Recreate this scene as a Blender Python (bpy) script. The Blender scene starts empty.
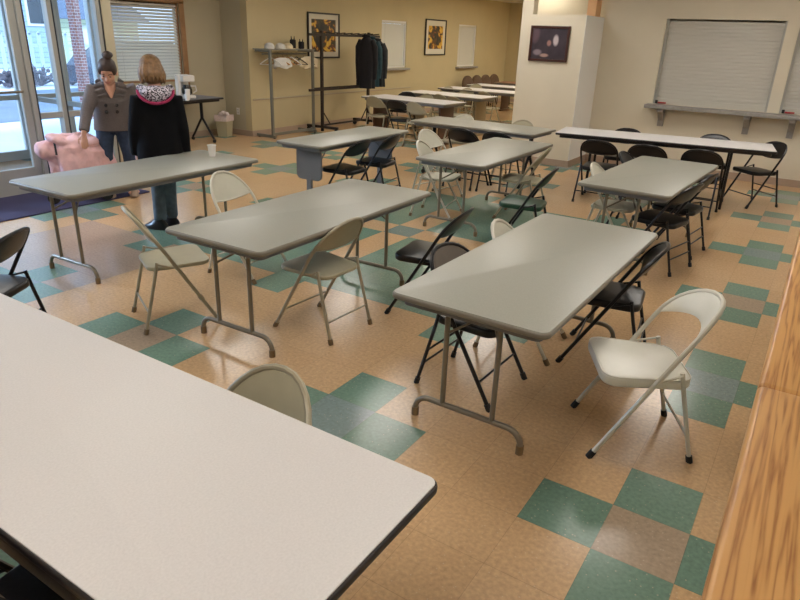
import bpy, bmesh, math, random
from mathutils import Vector, Matrix, Quaternion
random.seed(7)
C = bpy.context.scene.collection
T = 0.3048
PI = math.pi

# ------------------------------------------------------------------ materials
def srgb(r, g, b):
    def f(c):
        c /= 255.0
        return c / 12.92 if c <= 0.04045 else ((c + 0.055) / 1.055) ** 2.4
    return (f(r), f(g), f(b), 1.0)

def mat(name, col, rough=0.5, metal=0.0, noise=0.0, nscale=30, bump=0.0, bscale=200, spec=0.5, trans=0.0, emis=None, estr=0.0, alpha=1.0, coat=0.0):
    m = bpy.data.materials.new(name)
    m.use_nodes = True
    nt = m.node_tree
    b = nt.nodes['Principled BSDF']
    b.inputs['Base Color'].default_value = col
    b.inputs['Roughness'].default_value = rough
    b.inputs['Metallic'].default_value = metal
    b.inputs['Specular IOR Level'].default_value = spec
    b.inputs['Transmission Weight'].default_value = trans
    b.inputs['Coat Weight'].default_value = coat
    if emis:
        b.inputs['Emission Color'].default_value = emis
        b.inputs['Emission Strength'].default_value = estr
    tc = nt.nodes.new('ShaderNodeTexCoord')
    if noise > 0:
        n = nt.nodes.new('ShaderNodeTexNoise')
        n.inputs['Scale'].default_value = nscale
        n.inputs['Detail'].default_value = 4
        nt.links.new(tc.outputs['Object'], n.inputs['Vector'])
        r = nt.nodes.new('ShaderNodeValToRGB')
        r.color_ramp.elements[0].position = 0.3
        r.color_ramp.elements[1].position = 0.7
        r.color_ramp.elements[0].color = tuple(c * (1 - noise) for c in col[:3]) + (1,)
        r.color_ramp.elements[1].color = tuple(min(1, c * (1 + noise)) for c in col[:3]) + (1,)
        nt.links.new(n.outputs['Fac'], r.inputs['Fac'])
        nt.links.new(r.outputs['Color'], b.inputs['Base Color'])
    if bump > 0:
        n2 = nt.nodes.new('ShaderNodeTexNoise')
        n2.inputs['Scale'].default_value = bscale
        nt.links.new(tc.outputs['Object'], n2.inputs['Vector'])
        bp = nt.nodes.new('ShaderNodeBump')
        bp.inputs['Strength'].default_value = bump
        bp.inputs['Distance'].default_value = 0.002
        nt.links.new(n2.outputs['Fac'], bp.inputs['Height'])
        nt.links.new(bp.outputs['Normal'], b.inputs['Normal'])
    return m

class NT:
    def __init__(s, m): s.m = m; s.nt = m.node_tree
    def math(s, op, a, b=None, c=None):
        n = s.nt.nodes.new('ShaderNodeMath'); n.operation = op
        for i, v in enumerate((a, b, c)):
            if v is None: continue
            if isinstance(v, (int, float)): n.inputs[i].default_value = v
            else: s.nt.links.new(v, n.inputs[i])
        return n.outputs[0]
    def mix(s, f, a, b, mode='MIX'):
        n = s.nt.nodes.new('ShaderNodeMix'); n.data_type = 'RGBA'; n.blend_type = mode
        for k, v in ((0, f), (6, a), (7, b)):
            if isinstance(v, (int, float, tuple)): n.inputs[k].default_value = v
            else: s.nt.links.new(v, n.inputs[k])
        return n.outputs[2]
    def node(s, t, **kw):
        n = s.nt.nodes.new(t)
        for k, v in kw.items(): setattr(n, k, v)
        return n

def floor_material():
    m = mat('vinyl_tiles', srgb(200, 160, 118), 0.27)
    k = NT(m); nt = m.node_tree; L = nt.links
    bs = nt.nodes['Principled BSDF']
    tc = k.node('ShaderNodeTexCoord'); sp = k.node('ShaderNodeSeparateXYZ')
    L.new(tc.outputs['Object'], sp.inputs[0])
    u = k.math('DIVIDE', sp.outputs[0], T); v = k.math('DIVIDE', sp.outputs[1], T)
    fu = k.math('FLOOR', u); fv = k.math('FLOOR', v)
    a = k.math('FLOORED_MODULO', k.math('ADD', fu, 0.25), 5); a = k.math('FLOOR', a)
    b = k.math('FLOORED_MODULO', k.math('ADD', fv, 1.25), 5); b = k.math('FLOOR', b)
    da = k.math('MINIMUM', a, k.math('SUBTRACT', 5, a)); db = k.math('MINIMUM', b, k.math('SUBTRACT', 5, b))
    dd = k.math('ADD', da, db)
    plus = k.math('LESS_THAN', dd, 1.5); ctr = k.math('LESS_THAN', dd, 0.5)
    par = k.math('ADD', k.math('FLOOR', k.math('DIVIDE', k.math('ADD', fu, 0.25), 5)), k.math('FLOOR', k.math('DIVIDE', k.math('ADD', fv, 1.25), 5)))
    par = k.math('GREATER_THAN', k.math('FLOORED_MODULO', k.math('ADD', par, 0.1), 2), 1)
    mu = k.math('ABSOLUTE', k.math('ADD', fu, 10)); mv = k.math('ABSOLUTE', k.math('SUBTRACT', fv, 9))
    mx = k.math('MAXIMUM', mu, mv); mn = k.math('MINIMUM', mu, mv)
    inm = k.math('LESS_THAN', mx, 5.5)
    arm = k.math('MULTIPLY', k.math('LESS_THAN', mn, 0.5), k.math('LESS_THAN', mx, 3.5))
    mc = k.math('LESS_THAN', mx, 0.5)
    # the same things for the cell used in noise
    cx = k.node('ShaderNodeCombineXYZ'); L.new(fu, cx.inputs[0]); L.new(fv, cx.inputs[1])
    wn = k.node('ShaderNodeTexWhiteNoise'); L.new(cx.outputs[0], wn.inputs['Vector'])
    n1 = k.node('ShaderNodeTexNoise'); n1.inputs['Scale'].default_value = 55; n1.inputs['Detail'].default_value = 6
    L.new(tc.outputs['Object'], n1.inputs['Vector'])
    n2 = k.node('ShaderNodeTexNoise'); n2.inputs['Scale'].default_value = 1.3; n2.inputs['Detail'].default_value = 3
    L.new(tc.outputs['Object'], n2.inputs['Vector'])
    vo = k.node('ShaderNodeTexVoronoi'); vo.inputs['Scale'].default_value = 38
    L.new(tc.outputs['Object'], vo.inputs['Vector'])
    beige = k.mix(wn.outputs['Value'], srgb(199, 166, 127), srgb(191, 157, 117))
    beige = k.mix(n2.outputs['Fac'], beige, srgb(196, 162, 122))
    green = k.mix(wn.outputs['Value'], srgb(106, 134, 118), srgb(116, 142, 126))
    brown = srgb(166, 146, 124); blue = srgb(124, 140, 138)
    # greyer band of tiles before the entrance
    gb = k.math('MULTIPLY', k.math('LESS_THAN', fu, -13.5), k.math('GREATER_THAN', fu, -18.5))
    gb = k.math('MULTIPLY', gb, k.math('MULTIPLY', k.math('LESS_THAN', fv, 3.5), k.math('GREATER_THAN', fv, -5.5)))
    col = k.mix(k.math('MULTIPLY', gb, 0.75), beige, srgb(165, 146, 132))
    ccol = k.mix(par, brown, blue)
    pcol = k.mix(ctr, green, ccol)
    col = k.mix(plus, col, pcol)
    mcol = k.mix(arm, green, beige)
    mcol = k.mix(mc, mcol, srgb(112, 130, 124))
    col = k.mix(inm, col, mcol)
    sc = k.math('MULTIPLY_ADD', n1.outputs['Fac'], 0.7, 0.65)
    scn = k.node('ShaderNodeCombineXYZ')
    for i in range(3): L.new(sc, scn.inputs[i])
    col = k.mix(1.0, col, scn.outputs[0], 'MULTIPLY')
    spk = k.math('LESS_THAN', vo.outputs['Distance'], 0.12)
    col = k.mix(k.math('MULTIPLY', spk, 0.35), col, srgb(215, 200, 175))
    su = k.math('FRACT', u); sv = k.math('FRACT', v)
    seam = k.math('MAXIMUM', k.math('LESS_THAN', su, 0.007), k.math('LESS_THAN', sv, 0.007))
    col = k.mix(k.math('MULTIPLY', seam, 0.35), col, srgb(90, 70, 50))
    L.new(col, bs.inputs['Base Color'])
    rr = k.math('MULTIPLY_ADD', n2.outputs['Fac'], 0.06, 0.25)
    bs.inputs['Roughness'].default_value = 0.21
    bs.inputs['Specular IOR Level'].default_value = 0.45
    n3 = k.node('ShaderNodeTexNoise'); n3.inputs['Scale'].default_value = 9; n3.inputs['Detail'].default_value = 2
    L.new(tc.outputs['Object'], n3.inputs['Vector'])
    bp = k.node('ShaderNodeBump'); bp.inputs['Strength'].default_value = 0.10; bp.inputs['Distance'].default_value = 0.004
    return m

def oak_material():
    m = mat('oak', srgb(196, 140, 78), 0.32)
    k = NT(m); nt = m.node_tree; L = nt.links; bs = nt.nodes['Principled BSDF']
    tc = k.node('ShaderNodeTexCoord'); mp = k.node('ShaderNodeMapping')
    mp.inputs['Scale'].default_value = (16, 0.55, 3)
    L.new(tc.outputs['Object'], mp.inputs['Vector'])
    nz = k.node('ShaderNodeTexNoise'); nz.inputs['Scale'].default_value = 1.5; nz.inputs['Detail'].default_value = 3
    L.new(mp.outputs[0], nz.inputs['Vector'])
    bands = k.math('SINE', k.math('MULTIPLY', nz.outputs['Fac'], 40))
    mp2 = k.node('ShaderNodeMapping'); mp2.inputs['Scale'].default_value = (160, 9, 60)
    L.new(tc.outputs['Object'], mp2.inputs['Vector'])
    n2 = k.node('ShaderNodeTexNoise'); n2.inputs['Scale'].default_value = 1; n2.inputs['Detail'].default_value = 5
    L.new(mp2.outputs[0], n2.inputs['Vector'])
    f = k.math('MULTIPLY', k.math('POWER', k.math('MULTIPLY_ADD', bands, 0.5, 0.5), 2.2), k.math('MULTIPLY_ADD', n2.outputs['Fac'], 1.8, -0.25))
    r = k.node('ShaderNodeValToRGB')
    r.color_ramp.elements[0].position = 0.0; r.color_ramp.elements[0].color = srgb(200, 152, 94)
    r.color_ramp.elements[1].position = 0.9; r.color_ramp.elements[1].color = srgb(148, 98, 54)
    L.new(f, r.inputs['Fac'])
    L.new(r.outputs['Color'], bs.inputs['Base Color'])
    return m

def brick_material():
    m = mat('brick', srgb(140, 80, 70), 0.8)
    k = NT(m); L = m.node_tree.links
    tc = k.node('ShaderNodeTexCoord'); br = k.node('ShaderNodeTexBrick')
    sp = k.node('ShaderNodeSeparateXYZ'); cb = k.node('ShaderNodeCombineXYZ')
    L.new(tc.outputs['Object'], sp.inputs[0])
    L.new(k.math('ADD', sp.outputs[0], sp.outputs[1]), cb.inputs[0]); L.new(sp.outputs[2], cb.inputs[1])
    L.new(cb.outputs[0], br.inputs['Vector'])
    br.inputs['Scale'].default_value = 4.5
    br.inputs['Color1'].default_value = srgb(150, 95, 88); br.inputs['Color2'].default_value = srgb(118, 74, 72)
    br.inputs['Mortar'].default_value = srgb(190, 185, 185)
    L.new(br.outputs['Color'], m.node_tree.nodes['Principled BSDF'].inputs['Base Color'])
    return m

def siding_material(name, c):
    m = mat(name, c, 0.7)
    k = NT(m); L = m.node_tree.links
    tc = k.node('ShaderNodeTexCoord'); sp = k.node('ShaderNodeSeparateXYZ'); L.new(tc.outputs['Object'], sp.inputs[0])
    f = k.math('FRACT', k.math('MULTIPLY', sp.outputs[2], 5))
    col = k.mix(k.math('LESS_THAN', f, 0.15), c, tuple(x * 0.6 for x in c[:3]) + (1,))
    L.new(col, m.node_tree.nodes['Principled BSDF'].inputs['Base Color'])
    return m

def hood_material():
    m = mat('houndstooth', srgb(210, 205, 210), 0.9)
    k = NT(m); L = m.node_tree.links
    tc = k.node('ShaderNodeTexCoord'); ck = k.node('ShaderNodeTexVoronoi'); ck.inputs['Scale'].default_value = 75
    L.new(tc.outputs['Object'], ck.inputs['Vector'])
    col = k.mix(k.math('LESS_THAN', ck.outputs['Distance'], 0.50), srgb(205, 200, 212), srgb(35, 30, 45))
    L.new(col, m.node_tree.nodes['Principled BSDF'].inputs['Base Color'])
    return m

def floral_material(seed):
    m = mat('flower_print', srgb(60, 50, 30), 0.5)
    k = NT(m); L = m.node_tree.links
    tc = k.node('ShaderNodeTexCoord'); mp = k.node('ShaderNodeMapping'); mp.inputs['Location'].default_value = (seed, seed * 2, 0)
    L.new(tc.outputs['Object'], mp.inputs['Vector'])
    n = k.node('ShaderNodeTexNoise'); n.inputs['Scale'].default_value = 4.5; n.inputs['Detail'].default_value = 6; n.inputs['Distortion'].default_value = 1.2
    L.new(mp.outputs[0], n.inputs['Vector'])
    r = k.node('ShaderNodeValToRGB'); e = r.color_ramp.elements
    e[0].position = 0.40; e[0].color = srgb(28, 20, 16)
    e[1].position = 0.64; e[1].color = srgb(225, 185, 70)
    for p_, c_ in ((0.46, srgb(64, 58, 24)), (0.50, srgb(105, 42, 25)), (0.54, srgb(205, 155, 40))):
        x = e.new(p_); x.color = c_
    L.new(n.outputs['Fac'], r.inputs['Fac'])
    L.new(r.outputs['Color'], m.node_tree.nodes['Principled BSDF'].inputs['Base Color'])
    return m

def dark_painting_material():
    m = mat('dark_painting', srgb(40, 32, 40), 0.4)
    k = NT(m); L = m.node_tree.links
    tc = k.node('ShaderNodeTexCoord')
    n = k.node('ShaderNodeTexNoise'); n.inputs['Scale'].default_value = 8; n.inputs['Detail'].default_value = 3
    L.new(tc.outputs['Object'], n.inputs['Vector'])
    col = k.mix(n.outputs['Fac'], srgb(34, 28, 38), srgb(66, 54, 64))
    for (x, z, rx, rz, c) in ((0.10, 0.05, 0.05, 0.09, srgb(185, 172, 175)), (0.0, 0.01, 0.04, 0.05, srgb(150, 112, 105)), (-0.06, -0.16, 0.08, 0.03, srgb(165, 135, 125)), (-0.17, -0.12, 0.08, 0.05, srgb(130, 118, 125)), (-0.23, 0.14, 0.09, 0.16, srgb(92, 72, 80))):
        mp = k.node('ShaderNodeMapping'); mp.vector_type = 'POINT'
        mp.inputs['Location'].default_value = (-x / rx, 0, -z / rz); mp.inputs['Scale'].default_value = (1 / rx, 0, 1 / rz)
        L.new(tc.outputs['Object'], mp.inputs['Vector'])
        ln = k.node('ShaderNodeVectorMath', operation='LENGTH'); L.new(mp.outputs[0], ln.inputs[0])
        f = k.math('SUBTRACT', 1.0, ln.outputs['Value']); f = k.math('MAXIMUM', f, 0); f = k.math('MINIMUM', k.math('MULTIPLY', f, 2.2), 1)
        col = k.mix(f, col, c)
    L.new(col, m.node_tree.nodes['Principled BSDF'].inputs['Base Color'])
    return m

M = {}
M['floor'] = floor_material()
M['oak'] = oak_material()
M['brick'] = brick_material()
M['wall'] = mat('beige_paint', srgb(184, 174, 148), 0.75, noise=0.03, nscale=2, bump=0.1, bscale=150)
M['wallwarm'] = mat('warm_beige_paint', srgb(192, 177, 140), 0.75, noise=0.03, nscale=2, bump=0.1, bscale=150)
M['wallpale'] = mat('pale_cream_paint', srgb(213, 204, 184), 0.7, noise=0.03, nscale=2, bump=0.1, bscale=150)
M['sidelit'] = mat('lit_side_paint', srgb(236, 236, 234), 0.7)  # light falling on the partition's side face, put into the colour
M['postlit'] = mat('warm_lit_paint', srgb(230, 185, 140), 0.7)  # warm light on the right-hand post, put into its colour
M['ceiling'] = mat('ceiling_tile', srgb(215, 208, 190), 0.9, noise=0.05, nscale=80)
M['base'] = mat('mauve_baseboard', srgb(168, 146, 128), 0.6)
M['trimwood'] = mat('tan_wood_trim', srgb(158, 118, 80), 0.5, noise=0.1, nscale=12)
M['alu'] = mat('grey_door_metal', srgb(168, 168, 162), 0.4, 0.0)
M['aludark'] = mat('dark_seal', srgb(40, 42, 50), 0.6)
M['gtop'] = mat('grey_laminate', srgb(147, 147, 137), 0.33, noise=0.06, nscale=220, spec=0.4)
M['gedge'] = mat('grey_plastic_edge', srgb(122, 116, 104), 0.4)
M['gdark'] = mat('grey_apron', srgb(112, 112, 116), 0.5)
M['wtop'] = mat('white_laminate', srgb(208, 205, 204), 0.42, noise=0.05, nscale=160, spec=0.3)
M['bedge'] = mat('black_edge', srgb(30, 24, 26), 0.4)
M['pipe'] = mat('taupe_steel', srgb(128, 120, 106), 0.35, 0.5)
M['blacksteel'] = mat('black_steel', srgb(26, 25, 28), 0.3, 0.3)
M['vinylblack'] = mat('black_vinyl', srgb(21, 20, 23), 0.3, spec=0.35, bump=0.2, bscale=60)
M['beigesteel'] = mat('beige_enamel', srgb(158, 150, 128), 0.38, 0.15, noise=0.06, nscale=15)
M['beigepan'] = mat('beige_enamel_pan', srgb(164, 157, 132), 0.42, 0.1, noise=0.05, nscale=12)
M['palepan'] = mat('pale_enamel_pan', srgb(186, 184, 168), 0.4, 0.05, noise=0.04, nscale=12)
M['vinylwhite'] = mat('white_vinyl', srgb(208, 206, 194), 0.33, noise=0.03, nscale=10)
M['whitesteel'] = mat('cream_steel', srgb(196, 192, 178), 0.35, 0.1)
M['vinylgreen'] = mat('green_vinyl', srgb(24, 62, 44), 0.35)
M['vinylbrown'] = mat('taupe_vinyl', srgb(78, 68, 58), 0.45)
M['rubber'] = mat('black_rubber', srgb(14, 14, 15), 0.6)
M['tanrubber'] = mat('tan_rubber', srgb(120, 98, 70), 0.6)
M['shutter'] = mat('shutter_slats', srgb(190, 187, 178), 0.5)
M['ledge'] = mat('grey_laminate_ledge', srgb(146, 142, 138), 0.5, noise=0.12, nscale=25)
M['blind'] = mat('white_blind', srgb(206, 202, 190), 0.55)
M['blackframe'] = mat('black_frame', srgb(26, 20, 18), 0.4)
M['brownframe'] = mat('brown_frame', srgb(60, 26, 18), 0.35)
M['matwhite'] = mat('white_mat_board', srgb(212, 206, 190), 0.8)
M['floral1'] = floral_material(3.1); M['floral2'] = floral_material(8.7)
M['painting'] = dark_painting_material()
M['mat'] = mat('blue_mat', srgb(56, 54, 86), 0.95, noise=0.15, nscale=120, bump=0.5, bscale=300)
M['rackgrey'] = mat('grey_rack', srgb(122, 120, 110), 0.45, 0.3)
M['rackblack'] = mat('brown_black_rack', srgb(44, 34, 30), 0.45, 0.2)
M['wood'] = mat('hanger_wood', srgb(170, 125, 75), 0.5)
M['white'] = mat('white_plastic', srgb(225, 222, 218), 0.45)
M['foam'] = mat('foam_cup', srgb(235, 232, 228), 0.6)
M['blackcloth'] = mat('black_cloth', srgb(24, 23, 28), 0.9, noise=0.2, nscale=25)
M['tealcloth'] = mat('teal_cloth', srgb(30, 60, 70), 0.85, noise=0.25, nscale=18)
M['greycloth'] = mat('dark_grey_cloth', srgb(42, 44, 48), 0.9, noise=0.25, nscale=18)
M['beigecloth'] = mat('beige_cloth', srgb(214, 198, 166), 0.9, noise=0.1, nscale=18)
M['whitecloth'] = mat('white_cloth', srgb(205, 202, 196), 0.9, noise=0.08, nscale=18)
M['bin'] = mat('beige_bin', srgb(176, 166, 136), 0.5)
M['liner'] = mat('pinkish_liner', srgb(222, 204, 200), 0.5, noise=0.1, nscale=30)
M['brownchair'] = mat('brown_upholstery', srgb(98, 78, 62), 0.9, noise=0.12, nscale=60)
M['brownpanel'] = mat('brown_panel', srgb(84, 56, 40), 0.5)
M['tanpanel'] = mat('tan_panel', srgb(134, 118, 92), 0.5)
M['redtop'] = mat('brown_red_top', srgb(140, 92, 66), 0.5)
M['red'] = mat('red_tag', srgb(160, 50, 48), 0.5)
M['darkpl'] = mat('dark_plastic', srgb(24, 24, 26), 0.3)
M['coffeeglass'] = mat('dark_carafe', srgb(22, 16, 14), 0.1)
M['skin'] = mat('skin', srgb(206, 156, 134), 0.5, noise=0.05, nscale=20)
M['lip'] = mat('lip', srgb(168, 92, 88), 0.45)
M['eyedark'] = mat('eye_dark', srgb(40, 28, 24), 0.4)
M['hairbrown'] = mat('dark_brown_hair', srgb(58, 42, 38), 0.5, noise=0.3, nscale=60)
M['hairblonde'] = mat('blonde_hair', srgb(124, 92, 58), 0.5, noise=0.3, nscale=45)
M['coatgrey'] = mat('grey_wool', srgb(110, 103, 104), 0.95, noise=0.15, nscale=90, bump=0.6, bscale=250)
M['button'] = mat('dark_button', srgb(38, 32, 34), 0.4)
M['jeans'] = mat('blue_denim', srgb(48, 62, 88), 0.85, noise=0.2, nscale=25)
M['jeanspale'] = mat('pale_blue_denim', srgb(84, 100, 112), 0.85, noise=0.2, nscale=20)
M['jacket'] = mat('black_jacket', srgb(9, 9, 13), 0.95, spec=0.2, noise=0.25, nscale=12)
M['hood'] = hood_material()
M['magenta'] = mat('magenta_lining', srgb(150, 40, 82), 0.85)
M['shoe'] = mat('black_shoe', srgb(22, 22, 28), 0.3)
M['boot'] = mat('tan_boot', srgb(150, 128, 110), 0.6)
M['pink'] = mat('pink_fleece', srgb(232, 190, 194), 0.95, noise=0.1, nscale=14, bump=0.6, bscale=80)
M['snow'] = mat('snow', srgb(225, 232, 245), 0.8, noise=0.08, nscale=1.5)
M['asphalt'] = mat('wet_asphalt', srgb(120, 135, 155), 0.6, noise=0.15, nscale=1.2)
M['sideblue'] = siding_material('blue_grey_siding', srgb(150, 172, 200))
M['sideyellow'] = siding_material('pale_yellow_siding', srgb(205, 210, 165))
M['roof'] = mat('grey_shingle', srgb(95, 110, 135), 0.9, noise=0.2, nscale=8)
M['picket'] = mat('pale_wood', srgb(190, 208, 228), 0.7)
M['hedge'] = mat('winter_shrub', srgb(90, 88, 100), 0.9, noise=0.4, nscale=8)
M['carpaint'] = mat('dark_car', srgb(52, 66, 88), 0.25, 0.4)
M['carglass'] = mat('car_glass', srgb(30, 38, 50), 0.1)
M['darkcloth'] = M['blackcloth']

def glass_mat():
    m = bpy.data.materials.new('window_glass'); m.use_nodes = True
    nt = m.node_tree; nt.nodes.clear()
    o = nt.nodes.new('ShaderNodeOutputMaterial'); mx = nt.nodes.new('ShaderNodeMixShader')
    t = nt.nodes.new('ShaderNodeBsdfTransparent'); t.inputs[0].default_value = (0.85, 0.93, 1.0, 1)
    g = nt.nodes.new('ShaderNodeBsdfGlossy'); g.inputs['Roughness'].default_value = 0.02
    fr = nt.nodes.new('ShaderNodeFresnel'); fr.inputs[0].default_value = 1.45
    nt.links.new(fr.outputs[0], mx.inputs[0]); nt.links.new(t.outputs[0], mx.inputs[1]); nt.links.new(g.outputs[0], mx.inputs[2])
    nt.links.new(mx.outputs[0], o.inputs[0])
    return m
M['glass'] = glass_mat()

# ------------------------------------------------------------------ mesh tools
class MB:
    def __init__(s): s.bm = bmesh.new()
    def box(s, c, d, rot=None, bevel=0.0, seg=2):
        r = bmesh.ops.create_cube(s.bm, size=1.0)
        vs = r['verts']
        for v in vs: v.co = Vector((v.co.x * d[0], v.co.y * d[1], v.co.z * d[2]))
        if bevel > 0:
            es = list({e for v in vs for e in v.link_edges})
            rr = bmesh.ops.bevel(s.bm, geom=es, offset=bevel, segments=seg, affect='EDGES', profile=0.5)
            seen = set(); st = [rr['verts'][0]] if rr['verts'] else [vs[0]]
            while st:
                v = st.pop()
                if v in seen: continue
                seen.add(v)
                for e in v.link_edges: st.append(e.other_vert(v))
            vs = list(seen)
        for v in vs:
            p = v.co.copy()
            if rot is not None: p = rot @ p
            v.co = p + Vector(c)
        return s
    def sheet(s, a, b, ztop):
        v = [s.bm.verts.new(q) for q in (a, b, (b[0], b[1], ztop), (a[0], a[1], ztop))]
        s.bm.faces.new(v); return s
    def tube(s, pts, r, seg=8, closed=False, caps=True, flat=None):
        pts = [Vector(p) for p in pts]; n = len(pts)
        rs = r if isinstance(r, (list, tuple)) else [r] * n
        rings = []; ref = None
        for i, p in enumerate(pts):
            if closed: d = pts[(i + 1) % n] - pts[i - 1]
            elif i == 0: d = pts[1] - pts[0]
            elif i == n - 1: d = pts[-1] - pts[-2]
            else: d = (pts[i + 1] - p).normalized() + (p - pts[i - 1]).normalized()
            d.normalize()
            if ref is None:
                ref = Vector((0, 0, 1)) if abs(d.z) < 0.9 else Vector((1, 0, 0))
            a = (ref - d * ref.dot(d)); a.normalize(); b = d.cross(a); ref = a
            q = rs[i]; ra, rb = (q if isinstance(q, tuple) else (q, q))
            rings.append([s.bm.verts.new(p + a * math.cos(2 * PI * k / seg) * ra + b * math.sin(2 * PI * k / seg) * rb) for k in range(seg)])
        m = n if closed else n - 1
        for i in range(m):
            A = rings[i]; B = rings[(i + 1) % n]
            for k in range(seg):
                s.bm.faces.new((A[k], A[(k + 1) % seg], B[(k + 1) % seg], B[k]))
        if caps and not closed:
            s.bm.faces.new(list(reversed(rings[0]))); s.bm.faces.new(rings[-1])
        return s
    def loft(s, rings, seg=20, caps=True):
        """rings: (centre, axis_a vector, axis_b vector) closed ellipses joined in order"""
        RR = []
        for c, a, b in rings:
            c, a, b = Vector(c), Vector(a), Vector(b)
            RR.append([s.bm.verts.new(c + a * math.cos(2 * PI * k / seg) + b * math.sin(2 * PI * k / seg)) for k in range(seg)])
        for A, B in zip(RR, RR[1:]):
            for k in range(seg): s.bm.faces.new((A[k], A[(k + 1) % seg], B[(k + 1) % seg], B[k]))
        if caps:
            s.bm.faces.new(list(reversed(RR[0]))); s.bm.faces.new(RR[-1])
        return s
    def ball(s, c, r, rot=None, u=16, v=10):
        rr = bmesh.ops.create_uvsphere(s.bm, u_segments=u, v_segments=v, radius=1.0)
        for w in rr['verts']:
            p = Vector((w.co.x * r[0], w.co.y * r[1], w.co.z * r[2]))
            if rot is not None: p = rot @ p
            w.co = p + Vector(c)
        return s
    def lathe(s, prof, c=(0, 0, 0), seg=20):
        RR = []
        for r, z in prof:
            RR.append([s.bm.verts.new((c[0] + r * math.cos(2 * PI * k / seg), c[1] + r * math.sin(2 * PI * k / seg), c[2] + z)) for k in range(seg)])
        for A, B in zip(RR, RR[1:]):
            for k in range(seg): s.bm.faces.new((A[k], A[(k + 1) % seg], B[(k + 1) % seg], B[k]))
        s.bm.faces.new(list(reversed(RR[0]))); s.bm.faces.new(RR[-1])
        return s
    def slab(s, outline, z0, z1, bev=0.0, dz=None):
        """stack of outline layers: outline list of (x,y); optional rounded rim"""
        cx = sum(p[0] for p in outline) / len(outline); cy = sum(p[1] for p in outline) / len(outline)
        f = dz or (lambda x, y: 0.0)
        lay = []
        if bev > 0:
            for t in (0, 0.3, 0.7, 1.0):
                an = t * PI / 2
                lay.append((bev * (1 - math.sin(an)), z0 + bev * (1 - math.cos(an))))
            for t in (0.0, 0.3, 0.7, 1.0):
                an = t * PI / 2
                lay.append((bev * (1 - math.cos(an)), z1 - bev + bev * math.sin(an)))
        else: lay = [(0, z0), (0, z1)]
        RR = []
        n = len(outline)
        nor = []
        for i in range(n):
            a = Vector(outline[i - 1]); b = Vector(outline[(i + 1) % n]); d = (b - a).normalized(); nor.append(Vector((d.y, -d.x)))
        for off, z in lay:
            ring = []
            for i, p in enumerate(outline):
                x = p[0] - nor[i].x * off; y = p[1] - nor[i].y * off
                ring.append(s.bm.verts.new((x, y, z + f(x, y))))
            RR.append(ring)
        for A, B in zip(RR, RR[1:]):
            for k in range(n): s.bm.faces.new((A[k], A[(k + 1) % n], B[(k + 1) % n], B[k]))
        s.bm.faces.new(list(reversed(RR[0]))); s.bm.faces.new(RR[-1])
        return s
    def xf(s, mtx):
        bmesh.ops.transform(s.bm, matrix=mtx, verts=s.bm.verts); return s
    def build(s, name, m, parent=None, smooth=True, mods=None):
        bmesh.ops.recalc_face_normals(s.bm, faces=s.bm.faces)
        me = bpy.data.meshes.new(name); s.bm.to_mesh(me); s.bm.free()
        me.materials.append(m)
        if smooth:
            for p in me.polygons: p.use_smooth = True
            try: me.set_sharp_from_angle(angle=math.radians(40))
            except Exception: pass
        o = bpy.data.objects.new(name, me); C.objects.link(o)
        if parent is not None: o.parent = parent
        return o

def rrect(w, d, r, n=5, cx=0, cy=0):
    pts = []
    for (sx, sy, a0) in ((1, -1, -90), (1, 1, 0), (-1, 1, 90), (-1, -1, 180)):
        for i in range(n + 1):
            a = math.radians(a0 + 90 * i / n)
            pts.append((cx + sx * (w / 2 - r) + r * math.cos(a), cy + sy * (d / 2 - r) + r * math.sin(a)))
    return pts

def tag(o, label=None, cat=None, group=None, kind=None):
    if label: o['label'] = label
    if cat: o['category'] = cat
    if group: o['group'] = group
    if kind: o['kind'] = kind
    return o
def thing(name, loc, rz=0, label=None, cat=None, group=None):
    o = bpy.data.objects.new(name, None); C.objects.link(o)
    o.empty_display_size = 0.1
    o.location = loc; o.rotation_euler = (0, 0, math.radians(rz))
    return tag(o, label, cat, group)
def dup(root, loc, rz, label, group=None):
    r = root.copy(); C.objects.link(r); r.location = loc; r.rotation_euler = (0, 0, math.radians(rz))
    r['label'] = label
    if group: r['group'] = group
    for ch in list(root.children):
        c = ch.copy(); C.objects.link(c); c.parent = r
        for g in list(ch.children):
            d = g.copy(); C.objects.link(d); d.parent = c
    return r
def struct(o): o['kind'] = 'structure'; return o

# ------------------------------------------------------------------ camera
cf, pit, rol, yaw = 644.5424, 0.3888802, 0.0366652, -0.5611007
cd = bpy.data.cameras.new('camera'); cam = bpy.data.objects.new('camera', cd); C.objects.link(cam)
Fv = Vector((math.sin(yaw) * math.cos(pit), math.cos(yaw) * math.cos(pit), -math.sin(pit)))
Rv = Vector((math.cos(yaw), -math.sin(yaw), 0)); Uv = Rv.cross(Fv)
R2 = Rv * math.cos(rol) + Uv * math.sin(rol); U2 = -Rv * math.sin(rol) + Uv * math.cos(rol)
mw = Matrix.Identity(4)
for i in range(3):
    mw[i][0] = R2[i]; mw[i][1] = U2[i]; mw[i][2] = -Fv[i]
mw[0][3], mw[1][3], mw[2][3] = 0.38269, -2.35013, 1.79168
cam.matrix_world = mw
cd.sensor_width = 36; cd.lens = cf / 800 * 36; cd.clip_start = 0.05; cd.clip_end = 200
bpy.context.scene.camera = cam
vs = bpy.context.scene.view_settings
vs.view_transform = 'Standard'; vs.look = 'None'; vs.exposure = 0.0

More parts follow.
